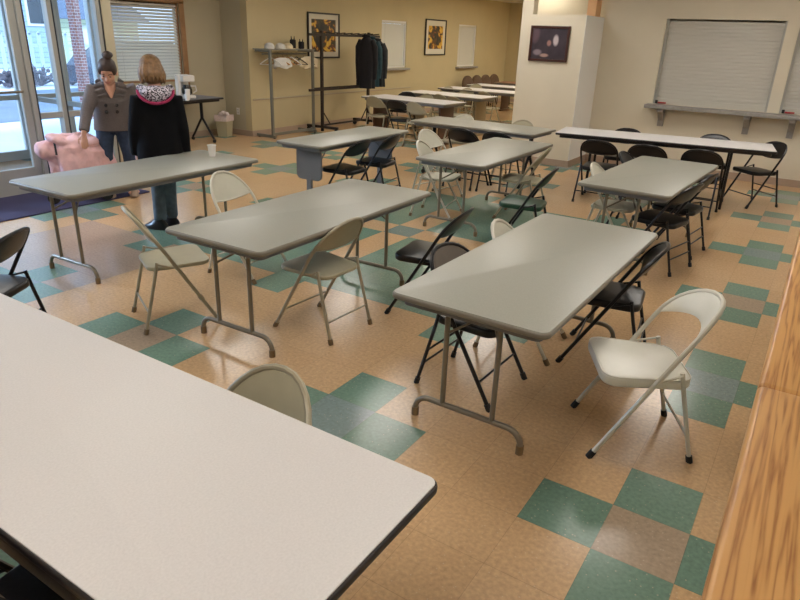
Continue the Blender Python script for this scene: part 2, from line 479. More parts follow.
# ------------------------------------------------------------------ room shell
H = 2.8
struct(MB().slab([(-9.1, -4.5), (4, -4.5), (4, 17.2), (-9.1, 17.2)], -0.1, 0).build('floor', M['floor'], smooth=False))
struct(MB().slab([(-9.1, -4.5), (4, -4.5), (4, 17.2), (-9.1, 17.2)], H, H + 0.1).build('ceiling', M['ceiling'], smooth=False))
def wallbox(name, x0, x1, y0, y1, z0, z1, m):
    return struct(MB().box(((x0 + x1) / 2, (y0 + y1) / 2, (z0 + z1) / 2), (x1 - x0, y1 - y0, z1 - z0)).build(name, m, smooth=False))
def wall_holes(name, axis, pos, th, a0, a1, holes, m):
    """wall in plane axis=pos (thickness th outward, sign), spanning a0..a1, z 0..H with rectangular holes (a,b,z0,z1)"""
    mb = MB()
    def bx(u0, u1, z0, z1):
        if u1 - u0 < 1e-4 or z1 - z0 < 1e-4: return
        lo, hi = min(pos, pos + th), max(pos, pos + th)
        if axis == 'x': mb.box(((lo + hi) / 2, (u0 + u1) / 2, (z0 + z1) / 2), (hi - lo, u1 - u0, z1 - z0))
        else: mb.box(((u0 + u1) / 2, (lo + hi) / 2, (z0 + z1) / 2), (u1 - u0, hi - lo, z1 - z0))
    cur = a0
    for (u0, u1, z0, z1) in sorted(holes):
        bx(cur, u0, 0, H); bx(u0, u1, 0, z0); bx(u0, u1, z1, H); cur = u1
    bx(cur, a1, 0, H)
    return struct(mb.build(name, m, smooth=False))
# wall with the posters and small windows
wall_holes('wall_left', 'x', -8.35, -0.15, 6.3, 17.1, [(10.38, 11.40, 1.10, 2.10), (13.98, 15.0, 1.08, 2.12)], M['wallwarm'])
wallbox('wall_corner', -9.0, -8.5, 6.3, 6.45, 0, H, M['wall'])
wall_holes('wall_window', 'x', -9.0, -0.15, 2.65, 6.45, [(2.75, 3.85, 0.1, 2.5), (4.08, 5.40, 0.95, 2.16)], M['wall'])
wallbox('wall_far', -8.5, -2.6, 17.1, 17.25, 0, H, M['wallwarm'])
wall_holes('wall_kitchen', 'y', 8.3, 0.15, -2.83, 4.0, [(-1.92, -0.37, 0.97, 2.15), (-0.22, 1.28, 0.97, 2.15)], M['wallpale'])
wallbox('kitchen_light_stop_wall', -2.68, 4.0, 8.75, 8.9, 0, H, M['wallpale'])  # unseen backing added to stop outside light leaking through the shutters
wallbox('kitchen_light_stop_top', -2.68, 4.0, 8.45, 8.75, 2.3, 2.35, M['ceiling'])  # unseen lid of that backing, also added against light leaks
wallbox('wall_divider', -2.83, -2.68, 8.45, 17.1, 0, H, M['wallwarm'])
wallbox('wall_right', 4.0, 4.15, -4.5, 8.3, 0, H, M['wallpale'])
wallbox('wall_near', -9.0, 4.0, -4.65, -4.5, 0, H, M['wallpale'])
wallbox('wall_outer', -9.15, -9.0, -4.5, -2.2, 0, H, M['wall'])
# low partition block with two posts on top
wallbox('wall_partition', -3.81, -2.83, 7.45, 8.3, 0, 2.15, M['wallpale'])
wallbox('trim_lit_side', -2.83, -2.826, 7.45, 8.3, 0.1, 2.15, M['sidelit'])  # thin panel painted lighter to carry the side's lit tone
wallbox('trim_1', -3.81, -3.64, 7.45, 7.62, 2.15, H, M['wallpale'])
wallbox('added_bulkhead', -4.42, -2.83, 9.5, 9.7, 2.18, H, M['wallpale'])  # added bulkhead, its pale face stands in for the light-washed far wall
wallbox('trim_2', -3.03, -2.90, 8.05, 8.3, 2.15, H, M['postlit'])
# thin rail along the poster wall; darker strip paints the seam's shadow line
wallbox('trim_3', -8.352, -8.335, 6.35, 11.65, 0.635, 0.655, M['wall'])
wallbox('trim_shadow_line', -8.350, -8.338, 6.35, 11.65, 0.625, 0.634, M['base'])
# post at the corner of the entrance, and header over it
wallbox('trim_5', -7.06, -6.94, 2.61, 2.73, 0, H, M['wall'])
def bboard(name, x0, x1, y0, y1):
    wallbox(name, x0, x1, y0, y1, 0, 0.10, M['base'])
bboard('baseboard_left', -8.35, -8.335, 6.285, 17.1)
bboard('baseboard_corner', -9.0, -8.335, 6.285, 6.3)
bboard('baseboard_window', -9.0, -8.985, 3.95, 6.285)
bboard('baseboard_kitchen', -2.83, 4.0, 8.285, 8.3)
bboard('baseboard_partition', -3.825, -2.815, 7.435, 7.45)
bboard('baseboard_partition_side', -2.83, -2.815, 7.45, 8.285)
bboard('baseboard_far', -8.335, -2.83, 17.085, 17.1)

# ---- entrance glazing, plane x=-7 (y -2.2 .. 2.61) and the outer one
def storefront(name, x, y0, y1, mull, rails, z1=H, w=0.065):
    root = thing(name, (0, 0, 0)); root['kind'] = 'structure'
    mb = MB()
    for y in mull: mb.box((x, y, z1 / 2), (0.10, w, z1), bevel=0.004)
    for (a, b, z, h) in rails: mb.box((x, (a + b) / 2, z), (0.08, b - a, h), bevel=0.004)
    mb.build('frame', M['alu'], root, smooth=False)
    g = MB(); g.sheet((x, y0, 0), (x, y1, 0), z1); g.build('pane', M['glass'], root, smooth=False)
    sl = MB()
    for y in mull: sl.box((x + 0.052, y + w / 2 - 0.008, z1 / 2), (0.004, 0.014, z1))
    sl.build('seal', M['aludark'], root, smooth=False)
    return root
sf = storefront('window_1', -7.0, 1.66, 2.61, [1.665, 1.995, 2.575], [(1.665, 2.575, 0.83, 0.06), (1.665, 2.575, 0.06, 0.12), (1.665, 2.575, 2.45, 0.10), (1.665, 2.575, H - 0.03, 0.06)])
def glass_door(name, x, y0, y1, z1=2.2):
    root = thing(name, (0, 0, 0)); root['kind'] = 'structure'
    mb = MB()
    for y in (y0 + 0.04, y1 - 0.04): mb.box((x, y, z1 / 2), (0.05, 0.08, z1), bevel=0.004)
    mb.box((x, (y0 + y1) / 2, 0.15), (0.048, y1 - y0 - 0.16, 0.28), bevel=0.003)
    mb.box((x, (y0 + y1) / 2, z1 - 0.05), (0.048, y1 - y0 - 0.16, 0.10), bevel=0.003)
    mb.build('frame', M['alu'], root, smooth=False)
    MB().sheet((x, y0 + 0.07, 0.29), (x, y1 - 0.07, 0.29), z1 - 0.10).build('pane', M['glass'], root, smooth=False)
    h = MB(); h.tube([(x + 0.03, y0 + 0.06, 1.1), (x + 0.08, y0 + 0.08, 1.1), (x + 0.08, y1 - 0.10, 1.1), (x + 0.03, y1 - 0.06, 1.1)], 0.013)
    h.build('push_bar', M['pipe'], root)
    return root
glass_door('door_1', -7.0, 0.68, 1.625)
glass_door('door_2', -7.0, -0.29, 0.655)
storefront('window_2', -7.0, -2.2, -0.33, [-2.15, -1.25, -0.36], [(-2.15, -0.36, 0.83, 0.06), (-2.15, -0.36, 0.06, 0.12), (-2.15, -0.36, 2.45, 0.1)])
wallbox('trim_6', -7.05, -6.95, -0.33, 1.64, 2.22, H, M['alu'])
# glass side of the vestibule and outer glazing
def side_glass(name, y, x0, x1, mull):
    root = thing(name, (0, 0, 0)); root['kind'] = 'structure'
    mb = MB()
    for x in mull: mb.box((x, y, H / 2), (0.06, 0.08, H), bevel=0.004)
    for z, h in ((0.83, 0.06), (0.06, 0.12), (2.45, 0.1)): mb.box(((x0 + x1) / 2, y, z), (x1 - x0, 0.07, h), bevel=0.004)
    mb.build('frame', M['alu'], root, smooth=False)
    MB().sheet((x0, y, 0), (x1, y, 0), H).build('pane', M['glass'], root, smooth=False)
side_glass('window_3', 2.67, -9.0, -7.06, [-8.96, -8.0])
storefront('window_4', -9.05, -2.2, 2.65, [-2.15, -1.2, -0.2, 0.8, 1.8, 2.61], [(-2.15, 2.61, 0.83, 0.06), (-2.15, 2.61, 0.06, 0.12), (-2.15, 2.61, 2.45, 0.1)])
storefront('window_5', -9.05, 2.75, 3.85, [2.78, 3.82], [(2.78, 3.82, 0.83, 0.06), (2.78, 3.82, 0.12, 0.06), (2.78, 3.82, 2.47, 0.06)], z1=2.5)
wallbox('wall_vestibule', -9.0, -7.05, -2.35, -2.2, 0, H, M['wall'])
tag(MB().slab(rrect(1.1, 5.0, 0.02, cx=-6.62, cy=-0.15), 0.0, 0.012, 0.004).build('door_mat', M['mat']), 'dark blue-violet entrance carpet mat lying before the glass doors', 'mat')

# ---- blinds window in the left wall
def blind_window(name, x, y0, y1, z0, z1, casing, slat_h, tilt, depth, sill):
    root = thing(name, (0, 0, 0)); root['kind'] = 'structure'
    fr = MB(); w = 0.05
    for y in (y0 + 0.015, y1 - 0.015): fr.box((x - 0.06, y, (z0 + z1) / 2), (0.09, 0.03, z1 - z0))
    for z in (z0 + 0.015, z1 - 0.015): fr.box((x - 0.06, (y0 + y1) / 2, z), (0.09, y1 - y0, 0.03))
    fr.build('window_frame', casing, root, smooth=False)
    MB().sheet((x - 0.12, y0, z0), (x - 0.12, y1, z0), z1).build('pane', M['glass'], root, smooth=False)
    b = MB(); z = z0 + 0.05; R = Matrix.Rotation(math.radians(tilt), 3, 'Y')
    while z < z1 - 0.05:
        b.box((x - depth, (y0 + y1) / 2, z), (slat_h * 1.15, y1 - y0 - 0.07, 0.0025), rot=R); z += slat_h
    b.box((x - depth, (y0 + y1) / 2, z0 + 0.04), (0.03, y1 - y0 - 0.07, 0.02))
    b.build('blind_slats', M['blind'], root, smooth=False)
    MB().box((x - depth, (y0 + y1) / 2, z1 - 0.035), (0.05, y1 - y0 - 0.07, 0.05)).build('blind_headrail', M['blind'], root, smooth=False)
    cds = MB()
    for f in (0.15, 0.85): cds.tube([(x - depth + 0.03, y0 + (y1 - y0) * f, z0 + 0.05), (x - depth + 0.03, y0 + (y1 - y0) * f, z1 - 0.05)], 0.0025, 4)
    cds.build('blind_cord', M['blind'], root)
    if sill: MB().box((x + 0.02, (y0 + y1) / 2, z0 - 0.03), (0.16, y1 - y0 + 0.14, 0.045), bevel=0.006).build('window_sill', M['ledge'], root, smooth=False)
    return root
w6 = blind_window('window_6', -9.0, 4.08, 5.40, 0.95, 2.16, M['trimwood'], 0.047, 48, 0.04, False)
cs = MB()
for (c, d) in (((-8.985, 5.45, 1.54), (0.03, 0.10, 1.30)), ((-8.985, 4.77, 2.19), (0.03, 1.46, 0.06))): cs.box(c, d, bevel=0.004)
cs.build('window_casing', M['trimwood'], w6, smooth=False)
blind_window('window_7', -8.35, 10.38, 11.40, 1.10, 2.10, M['white'], 0.03, 75, 0.05, True)
blind_window('window_8', -8.35, 13.98, 15.0, 1.08, 2.12, M['white'], 0.03, 75, 0.05, True)

# ---- kitchen roll shutters, ledge and brackets
def shutter(n, x0, x1):
    root = thing(n, (0, 0, 0)); root['kind'] = 'structure'
    b = MB(); z = 1.0
    while z < 2.14:
        b.box(((x0 + x1) / 2, 8.385, z), (x1 - x0 - 0.04, 0.02, 0.049), rot=Matrix.Rotation(math.radians(-9), 3, 'X'), bevel=0.005, seg=2); z += 0.048
    b.build('shutter_slats', M['shutter'], root)
    MB().box(((x0 + x1) / 2, 8.375, 1.01), (x1 - x0 - 0.04, 0.045, 0.08), bevel=0.004).build('bottom_bar', M['shutter'], root, smooth=False)
    g = MB()
    for x in (x0 + 0.015, x1 - 0.015): g.box((x, 8.37, 1.56), (0.03, 0.07, 1.18))
    g.build('guide_rail', M['alu'], root, smooth=False)
    MB().box((x0 + 0.05, 8.33, 1.0), (0.035, 0.03, 0.05), bevel=0.004).build('lock', M['darkpl'], root, smooth=False)
    MB().box((x0 + 0.13, 8.33, 0.99), (0.12, 0.02, 0.022), bevel=0.004).build('latch', M['red'], root, smooth=False)
shutter('window_9', -1.92, -0.37); shutter('window_10', -0.22, 1.28)
lg = thing('serving_ledge', (0, 0, 0), 0, 'long grey serving ledge on brackets beneath the roll shutters', 'ledge')
MB().box((-0.06, 8.175, 0.945), (3.84, 0.24, 0.05), bevel=0.006).build('ledge_board', M['ledge'], lg, smooth=False)
for bx_ in (-1.75, -0.58, -0.02, 1.2):
    b = MB()
    b.box((bx_, 8.28, 0.79), (0.08, 0.035, 0.27)); b.box((bx_, 8.18, 0.90), (0.08, 0.19, 0.05)); b.box((bx_, 8.21, 0.82), (0.075, 0.04, 0.22), rot=Matrix.Rotation(math.radians(45), 3, 'X'))
    b.build('bracket', M['ledge'], lg, smooth=False)

# ---- oak counter at the right
wallbox('trim_7', 0.47, 0.62, -4.5, 3.4, 0, 0.955, M['wallpale'])
ct = thing('oak_counter', (0, 0, 0), 0, 'honey oak bar top with rounded edge along the right side', 'counter')
for (a, b) in ((-4.4, -0.625), (-0.62, 3.4)):
    s_ = MB(); s_.box((0.39 + 0.20, (a + b) / 2, 0.9775), (0.40, b - a, 0.045), bevel=0.014, seg=4)
    s_.build('top_board', M['oak'], ct)

# ------------------------------------------------------------------ folding chairs
def arch(W, z0, z1, n, steps=16):
    out = []
    for i in range(steps + 1):
        t = PI * i / steps
        c, s_ = math.cos(t), math.sin(t)
        out.append((W * (1 if c >= 0 else -1) * abs(c) ** (2 / n), z0 + (z1 - z0) * abs(s_) ** (2 / n)))
    return out
def yfr(z): return -0.235 + 0.585 * z
def make_chair(name, label, st, loc, rz, group):
    """st: dict frame, seat, back materials, cap, pad(bool), W, n, top"""
    t = thing(name, loc, rz, label, 'chair', group)
    W = st.get('W', 0.212); top = st.get('top', 0.765); n = st.get('n', 2.2); z0 = st.get('z0', 0.56); bow = st.get('bow', 0.03)
    r = 0.0115
    def P(x, z, extra=0.0):
        yb = bow * (1 - min(1, abs(x) / W) ** 2) if z > z0 - 0.05 else 0
        return (x, yfr(z) + yb * min(1, max(0, (z - z0 + 0.05) / 0.08)) + extra, z)
    pts = [P(W, 0.025), P(W, 0.28), P(W, z0 - 0.03)] + [P(x, z) for x, z in arch(W, z0, top, n)] + [P(-W, z0 - 0.03), P(-W, 0.28), P(-W, 0.025)]
    fr = MB().tube(pts, r, 8).build('frame', st['frame'], t)
    for sx in (1, -1):
        MB().tube([(sx * W, yfr(0.0), 0.0), (sx * W, yfr(0.035), 0.035)], 0.0165, 8).build('foot_cap', st['cap'], fr)
    # backrest: grid filling the arch down to zb
    zb = st.get('zb', 0.585); th = 0.022 if st['pad'] else 0.006
    mb = MB(); NX, NZ = 18, 8; front = []; backv = []
    Wi = W - (0.002 if st['pad'] else 0.006); tp = top + (0.006 if st['pad'] else -0.004)
    for i in range(NX + 1):
        x = Wi * 0.999 * math.sin((i / NX - 0.5) * PI)
        q = abs(x) / (Wi)
        zt = z0 + (tp - z0) * max(0, (1 - q ** n)) ** (1 / n)
        low = zb + st.get('lowcurve', -0.015) * (1 - q * q)
        low = min(low, zt - 0.004) if zt > z0 + 0.01 else min(low, zt)
        if zt < low: zt = low + 0.003
        cf_, cb_ = [], []
        for j in range(NZ + 1):
            z = low + (zt - low) * j / NZ
            e = math.sin(PI * j / NZ) ** 0.5 * (1 - q ** 6) * th / 2 + 0.0025
            p = P(x, z)
            cf_.append(mb.bm.verts.new((p[0], p[1] - e, p[2]))); cb_.append(mb.bm.verts.new((p[0], p[1] + e * 0.8, p[2])))
        front.append(cf_); backv.append(cb_)
    F_ = mb.bm.faces.new
    for i in range(NX):
        for j in range(NZ):
            F_((front[i][j], front[i + 1][j], front[i + 1][j + 1], front[i][j + 1]))
            F_((backv[i][j], backv[i][j + 1], backv[i + 1][j + 1], backv[i + 1][j]))
        F_((front[i][0], backv[i][0], backv[i + 1][0], front[i + 1][0]))
        F_((front[i][NZ], front[i + 1][NZ], backv[i + 1][NZ], backv[i][NZ]))
    for i in (0, NX):
        for j in range(NZ): F_((front[i][j], front[i][j + 1], backv[i][j + 1], backv[i][j]))
    bk = mb.build('backrest', st['back'], t)
    if not st['pad']:   # rolled lower edge
        MB().tube([P(Wi * 0.97 * math.sin((i / 12 - 0.5) * PI), zb + st.get('lowcurve', -0.015) * (1 - math.sin((i / 12 - 0.5) * PI) ** 2)) for i in range(13)], 0.007, 6).build('lower_roll', st['frame'], bk)
    # seat
    ol = []
    sk_ = st.get('sk', 1.0); dz_ = st.get('drop', 0.0)
    for (x, y) in rrect(0.375 * sk_, 0.385 * sk_, 0.07, 6, 0, -0.02):
        k = 1.0 + 0.09 * (-(y) / 0.2)
        ol.append((x * k, y))
    slope = lambda x, y: -0.03 * (y + 0.02)
    if st['pad']:
        se = MB().slab(ol, 0.385 - 1.5 * dz_, 0.43 - dz_, 0.014, slope).build('seat', st['seat'], t)
        if st.get('piping'):
            MB().tube([(x * 0.985, y * 0.985, 0.428 - dz_ + slope(x, y)) for x, y in ol], 0.004, 6, closed=True).build('piping', st['seat'], se)
    else:
        se = MB().slab(ol, 0.40, 0.425, 0.006, slope).build('seat', st['seat'], t)
    # rear legs, brackets
    for sx in (1, -1):
        lp = [(sx * 0.190, 0.118, 0.455), (sx * 0.193, 0.145, 0.34), (sx * 0.200, 0.228, 0.02)]
        lg_ = MB().tube(lp, 0.0105, 8).build('leg', st['frame'], t)
        MB().tube([(sx * 0.2005, 0.2335, 0.0), (sx * 0.200, 0.224, 0.035)], 0.0155, 8).build('foot_cap', st['cap'], lg_)
        MB().tube([(sx * 0.200, 0.120, 0.445), (sx * W * 0.985, yfr(0.41) , 0.41)], 0.006, 6).build('hinge_link', st['frame'], lg_)
    if not st.get('nofront'): MB().tube([(-W, yfr(0.14), 0.14), (W, yfr(0.14), 0.14)], 0.0065, 6).build('crossbar', st['frame'], t)
    MB().tube([(-0.197, 0.198, 0.135), (0.197, 0.198, 0.135)], 0.0065, 6).build('crossbar', st['frame'], t)
    if st.get('two'): MB().tube([(-0.197, 0.175, 0.22), (0.197, 0.175, 0.22)], 0.0065, 6).build('crossbar', st['frame'], t)
    return t

BEIGE = dict(frame=M['beigesteel'], seat=M['beigepan'], back=M['beigepan'], cap=M['tanrubber'], pad=False, n=2.1, W=0.216, z0=0.52, zb=0.59, lowcurve=-0.02, bow=0.03)
PALE = dict(BEIGE, back=M['palepan'], seat=M['palepan'], frame=M['whitesteel'])
BLACK = dict(frame=M['blacksteel'], seat=M['vinylblack'], back=M['vinylblack'], cap=M['rubber'], pad=True, n=2.5, W=0.216, z0=0.575, top=0.75, zb=0.60, lowcurve=-0.03, bow=0.045, two=True)
WHITE = dict(frame=M['whitesteel'], seat=M['vinylwhite'], back=M['vinylwhite'], cap=M['rubber'], pad=True, n=2.3, W=0.222, z0=0.555, top=0.757, zb=0.575, lowcurve=0.065, bow=0.075, piping=True, nofront=True, sk=1.06, drop=0.012)
TAUPE = dict(BLACK, back=M['vinylbrown'])
GREEN = dict(BLACK, back=M['vinylgreen'], seat=M['vinylgreen'])
protos = {}
def chair(kind, name, x, y, rz, label, group=None):
    st = dict(BEIGE=BEIGE, PALE=PALE, BLACK=BLACK, WHITE=WHITE, TAUPE=TAUPE, GREEN=GREEN)[kind]
    if kind not in protos:
        protos[kind] = make_chair(name, label, st, (x, y, 0), rz, group); return protos[kind]
    o = dup(protos[kind], (x, y, 0), rz, label, group); o.name = name
    if not group and 'group' in o.keys(): del o['group']
    return o
G1 = 'chairs around the tables of the main room'; G2 = 'folding chairs in the far room'
FC = 'folding_chair'
chair('WHITE', FC, -0.09, 0.575, -62, 'large white padded folding chair pulled out on open floor by the counter', G1)
chair('BLACK', FC, -0.45, 1.36, -82, 'black folding chair right of the nearest grey table, behind the white padded chair', G1)
chair('PALE', FC, -0.94, 1.22, 96, 'cream folding chair mostly hidden behind the far left edge of the nearest grey table', G1)
chair('TAUPE', FC, -0.97, 0.58, 88, 'black folding chair with taupe back tucked beneath near end of nearest grey table', G1)
chair('BLACK', FC, -1.69, 1.34, -81, 'black folding chair standing between the two nearest grey tables', G1)
chair('BEIGE', FC, -2.11, 0.68, -92, 'beige metal folding chair at near long side of middle grey table', G1)
chair('BEIGE', FC, -2.98, 0.19, 154, 'beige metal folding chair turned away at near left end of middle grey table', G1)
chair('PALE', FC, -3.25, 1.13, 96, 'pale metal folding chair with round back between left table and middle table', G1)
chair('BLACK', FC, -3.34, -0.77, -60, 'black folding chair at left edge, beyond the big white table', G1)
chair('BEIGE', FC, -0.94, -1.205, -4, 'beige folding chair whose round worn back rises behind the big white table', G1)
chair('BLACK', FC, -1.00, -1.77, 180, 'black folding chair in the bottom left corner under the big white table', G1)
chair('BLACK', FC, -3.95, 3.33, -87, 'black folding chair at panel-legged grey table, nearer of its pair', G1)
chair('BLACK', FC, -3.94, 3.93, -83, 'black folding chair at panel-legged grey table, farther of its pair', G1)
chair('PALE', FC, -3.39, 4.40, 80, 'pale folding chair near far left corner of the centre grey table', G1)
chair('PALE', FC, -2.98, 3.68, 102, 'pale folding chair tucked under near left side of the centre grey table', G1)
chair('BEIGE', FC, -2.21, 4.18, -83, 'beige folding chair at the right side of the centre grey table', G1)
chair('GREEN', FC, -1.77, 3.18, -80, 'dark green padded folding chair beyond the nearest grey table', G1)
chair('BLACK', FC, -0.61, 3.42, -103, 'black folding chair on right side of right-hand grey table, nearer one', G1)
chair('BLACK', FC, -0.58, 4.00, -97, 'black folding chair on right side of right-hand grey table, farther one', G1)
chair('PALE', FC, -1.10, 3.64, 91, 'pale folding chair tucked into left side of the right-hand grey table', G1)
chair('BLACK', FC, -1.10, 4.62, 90, 'black folding chair at far left corner of the right-hand grey table', G1)
chair('BLACK', FC, -1.80, 5.52, 182, 'black folding chair at left end of long white table, on its near side', G1)
chair('BLACK', FC, -1.27, 5.58, 184, 'black folding chair in the middle of near side of long white table', G1)
chair('BLACK', FC, -0.69, 5.68, 180, 'black folding chair on near side of long white table toward its right end', G1)
chair('BLACK', FC, -0.21, 6.67, -42, 'black folding chair at right end of long white table below the shutter', G1)
chair('BLACK', FC, -1.79, 6.46, 6, 'black folding chair behind long white table, left one below the shutter', G1)
chair('BLACK', FC, -0.75, 6.76, 8, 'black folding chair behind long white table, below right end of the shutter', G1)
chair('BLACK', FC, -3.42, 5.20, 178, 'black folding chair at near side of the speckled grey table by the partition, left one', G1)
chair('BLACK', FC, -2.95, 5.22, 180, 'black folding chair at near side of the speckled grey table by the partition, right one', G1)
chair('PALE', FC, -4.05, 6.08, 0, 'pale folding chair at far side of the speckled grey table, left one', G1)
chair('BEIGE', FC, -3.15, 6.10, 0, 'beige folding chair in front of the partition beyond the speckled grey table', G1)
chair('BEIGE', FC, -6.58, 7.80, 178, 'beige folding chair at left of near side of nearest far-room table', G2)
chair('BLACK', FC, -6.02, 7.65, 182, 'black folding chair at middle of near side of nearest far-room table', G2)
chair('BEIGE', FC, -5.52, 7.50, 172, 'beige folding chair at right of near side of nearest far-room table', G2)
chair('BLACK', FC, -6.79, 8.88, 4, 'black folding chair between first and second far-room tables, leftmost', G2)
chair('BEIGE', FC, -6.26, 8.69, -4, 'beige folding chair between first and second far-room tables, middle left', G2)
chair('BEIGE', FC, -6.05, 9.25, 180, 'beige folding chair tucked at second far-room table, near side', G2)
chair('BEIGE', FC, -5.62, 9.05, 176, 'beige folding chair at right of near side of second far-room table', G2)
chair('BEIGE', FC, -6.96, 10.84, 0, 'beige folding chair beyond second far-room table, left one', G2)
chair('BEIGE', FC, -6.44, 10.80, 5, 'beige folding chair beyond second far-room table, right one', G2)
chair('BEIGE', FC, -5.80, 10.75, 172, 'beige folding chair at the third far-room table beside the partition', G2)
chair('BEIGE', FC, -6.99, 12.30, 0, 'beige folding chair beyond third far-room table', G2)

# ------------------------------------------------------------------ tables
def make_table(name, label, L_, Wd, topm, edgem, apm, legs, loc, rz, group, legm=None, panelm=None, rad=0.045, cat='table', zt=0.737, inset=0.09, drop=0.065):
    t = thing(name, loc, rz, label, cat, group)
    legm = legm or M['pipe']
    ol = rrect(Wd, L_, rad, 6)
    MB().slab(ol, zt - 0.030, zt - 0.003, 0.009).build('edge_band', edgem, t)
    MB().slab(rrect(Wd - 0.014, L_ - 0.014, rad - 0.006, 6), zt - 0.006, zt, 0.0015).build('tabletop', topm, t)
    MB().slab(rrect(Wd - inset, L_ - 0.09, 0.03, 5), zt - drop, zt - 0.028, 0.003).build('apron', apm, t)
    for s_ in (1, -1):
        y = s_ * (L_ / 2 - (0.45 if legs == 'black2' else 0.19))
        if legs == 'pipe':
            hw = 0.288; xo = -0.035; zc = 0.115; rr = 0.075
            pts = [(-hw, y, 0.03)] + [(-hw + rr * (1 - math.cos(a)), y, zc - rr + rr * math.sin(a)) for a in [i * PI / 12 for i in range(0, 7)]]
            pts += [(-x, yy, z) for x, yy, z in reversed(pts)]
            pts = [(q[0] + xo, q[1], q[2]) for q in pts]
            fb = MB().tube(pts, 0.0145, 10).build('foot_bar', legm, t)
            for sx in (-1, 1):
                MB().tube([(xo + sx * hw, y, 0.0), (xo + sx * hw, y, 0.045)], 0.019, 10).build('foot_cap', M['tanrubber'], fb)
                MB().tube([(xo + sx * 0.135, y, zc), (xo + sx * 0.135, y - s_ * 0.0, zt - 0.05)], 0.0135, 10).build('leg', legm, t)
            b = MB(); b.tube([(xo - 0.135, y, 0.50), (-0.02, y - s_ * 0.10, 0.60), (0, y - s_ * 0.30, zt - 0.06)], 0.007, 6)
            b.tube([(xo + 0.135, y, 0.50), (0.02, y - s_ * 0.10, 0.60), (0, y - s_ * 0.30, zt - 0.06)], 0.007, 6)
            b.box((0, y - s_ * 0.10, 0.60), (0.07, 0.02, 0.03), bevel=0.004)
            b.build('brace', legm, t)
        elif legs == 'panel':
            MB().slab(rrect(0.34, 0.36, 0.06, 5), -0.0125, 0.0125, 0.004).xf(Matrix.Translation((0, y, zt - 0.225)) @ Matrix.Rotation(PI / 2, 4, 'X')).build('end_panel', panelm or M['gdark'], t)
            MB().box((0, y, 0.19), (0.06, 0.03, 0.36)).build('leg', legm, t)
            MB().box((0, y, 0.02), (0.60, 0.05, 0.035), bevel=0.006).build('foot_bar', legm, t)
            MB().tube([(0.1, y, 0.45), (0.05, y - s_ * 0.28, zt - 0.06)], 0.008, 6).build('brace', legm, t)
        elif legs == 'slab':
            MB().box((0, y, 0.36), (0.46, 0.03, 0.62), bevel=0.01).build('end_panel', panelm, t)
            MB().box((0, y, 0.02), (0.56, 0.07, 0.04), bevel=0.006).build('foot_bar', panelm, t)
        elif legs == 'wish':
            MB().tube([(0, y, zt - 0.06), (0, y, 0.38)], 0.027, 8).build('leg', legm, t)
            w_ = MB()
            for sx in (-1, 1): w_.tube([(0, y, 0.40), (sx * 0.06, y, 0.32), (sx * 0.20, y, 0.12), (sx * 0.25, y, 0.06)], 0.019, 8)
            fb = w_.build('forked_foot', legm, t)
            for sx in (-1, 1):
                MB().tube([(sx * 0.25 - 0.012, y, 0.028), (sx * 0.25 + 0.012, y, 0.028)], 0.028, 12).build('caster', M['rubber'], fb)
        elif legs in ('black', 'black2'):
            for sx in (-1, 1): MB().box((sx * (Wd / 2 - 0.10), y, 0.335), (0.03, 0.03, 0.67)).build('leg', legm, t)
            MB().box((0, y, 0.14), (Wd - 0.2, 0.02, 0.03)).build('stretcher', legm, t)
    return t
def gtable(label, x, y, rz, L_=1.85, Wd=0.76, legs='pipe', **k):
    return make_table('folding_table', label, L_, Wd, M['gtop'], M['gedge'], M['gdark'], legs, (x, y, 0), rz, 'grey folding tables in the main room', zt=0.72, **k)
t1 = gtable('grey folding table nearest the white padded chair, with steel pipe legs', -0.715, 0.84, -0.6)
def dtable(label, x, y, rz):
    o = dup(t1, (x, y, 0), rz, label, 'grey folding tables in the main room'); return o
dtable('middle grey folding table with beige chairs at its side and end', -2.333, 0.87, 1.2)
dtable('left grey folding table in front of the two women, foam cup on it', -4.19, 0.97, 1.5)
dtable('right-hand grey folding table nearest to the long white table', -0.83, 3.83, -2.5)
gtable('centre grey folding table with pale chairs tucked under its left side', -2.515, 3.92, 0.5, Wd=0.735)
gtable('grey folding table with hanging end panels, in front of the coat racks', -4.19, 3.665, 0.5, L_=1.74, Wd=0.62, legs='panel', legm=M['gdark'])
gtable('grey folding table speckled with debris standing crosswise before the partition', -3.53, 5.78, 88.5, legs='wish', legm=M['blacksteel'])
make_table('folding_table', 'long white folding table with black edge below the kitchen shutters', 2.48, 0.70, M['wtop'], M['bedge'], M['bedge'], 'black2', (-1.285, 6.22, 0), -81.2, None, legm=M['blacksteel'], rad=0.02)
make_table('folding_table', 'big white table with dark rounded edge filling the lower left foreground', 2.44, 0.735, M['wtop'], M['bedge'], M['bedge'], 'black2', (-1.455, -1.495, 0), 90.0, None, legm=M['blacksteel'], rad=0.035, inset=0.03, drop=0.10)
def far(label, x, y, rz, panelm, topm=None, L_=1.83):
    return make_table('folding_table', label, L_, 0.762, topm or M['wtop'], M['gedge'], M['gdark'], 'slab', (x, y, 0), rz, 'tables of the far room', panelm=panelm, rad=0.02)
far('nearest table of the far room, pale top and dark brown end panels', -6.03, 8.05, 87, M['brownpanel'])
far('second table of the far room, pale top and tan end panels', -6.16, 9.65, 89, M['tanpanel'])
far('third table of the far room, partly hidden by the partition', -6.1, 11.35, 90, M['tanpanel'], L_=2.2)
far('fourth table of the far room, before the brown upholstered chairs', -6.2, 12.95, 90, M['tanpanel'], L_=2.2)
far('farthest table of the far room with brown-red top', -6.3, 14.55, 90, M['brownpanel'], M['redtop'], L_=2.0)
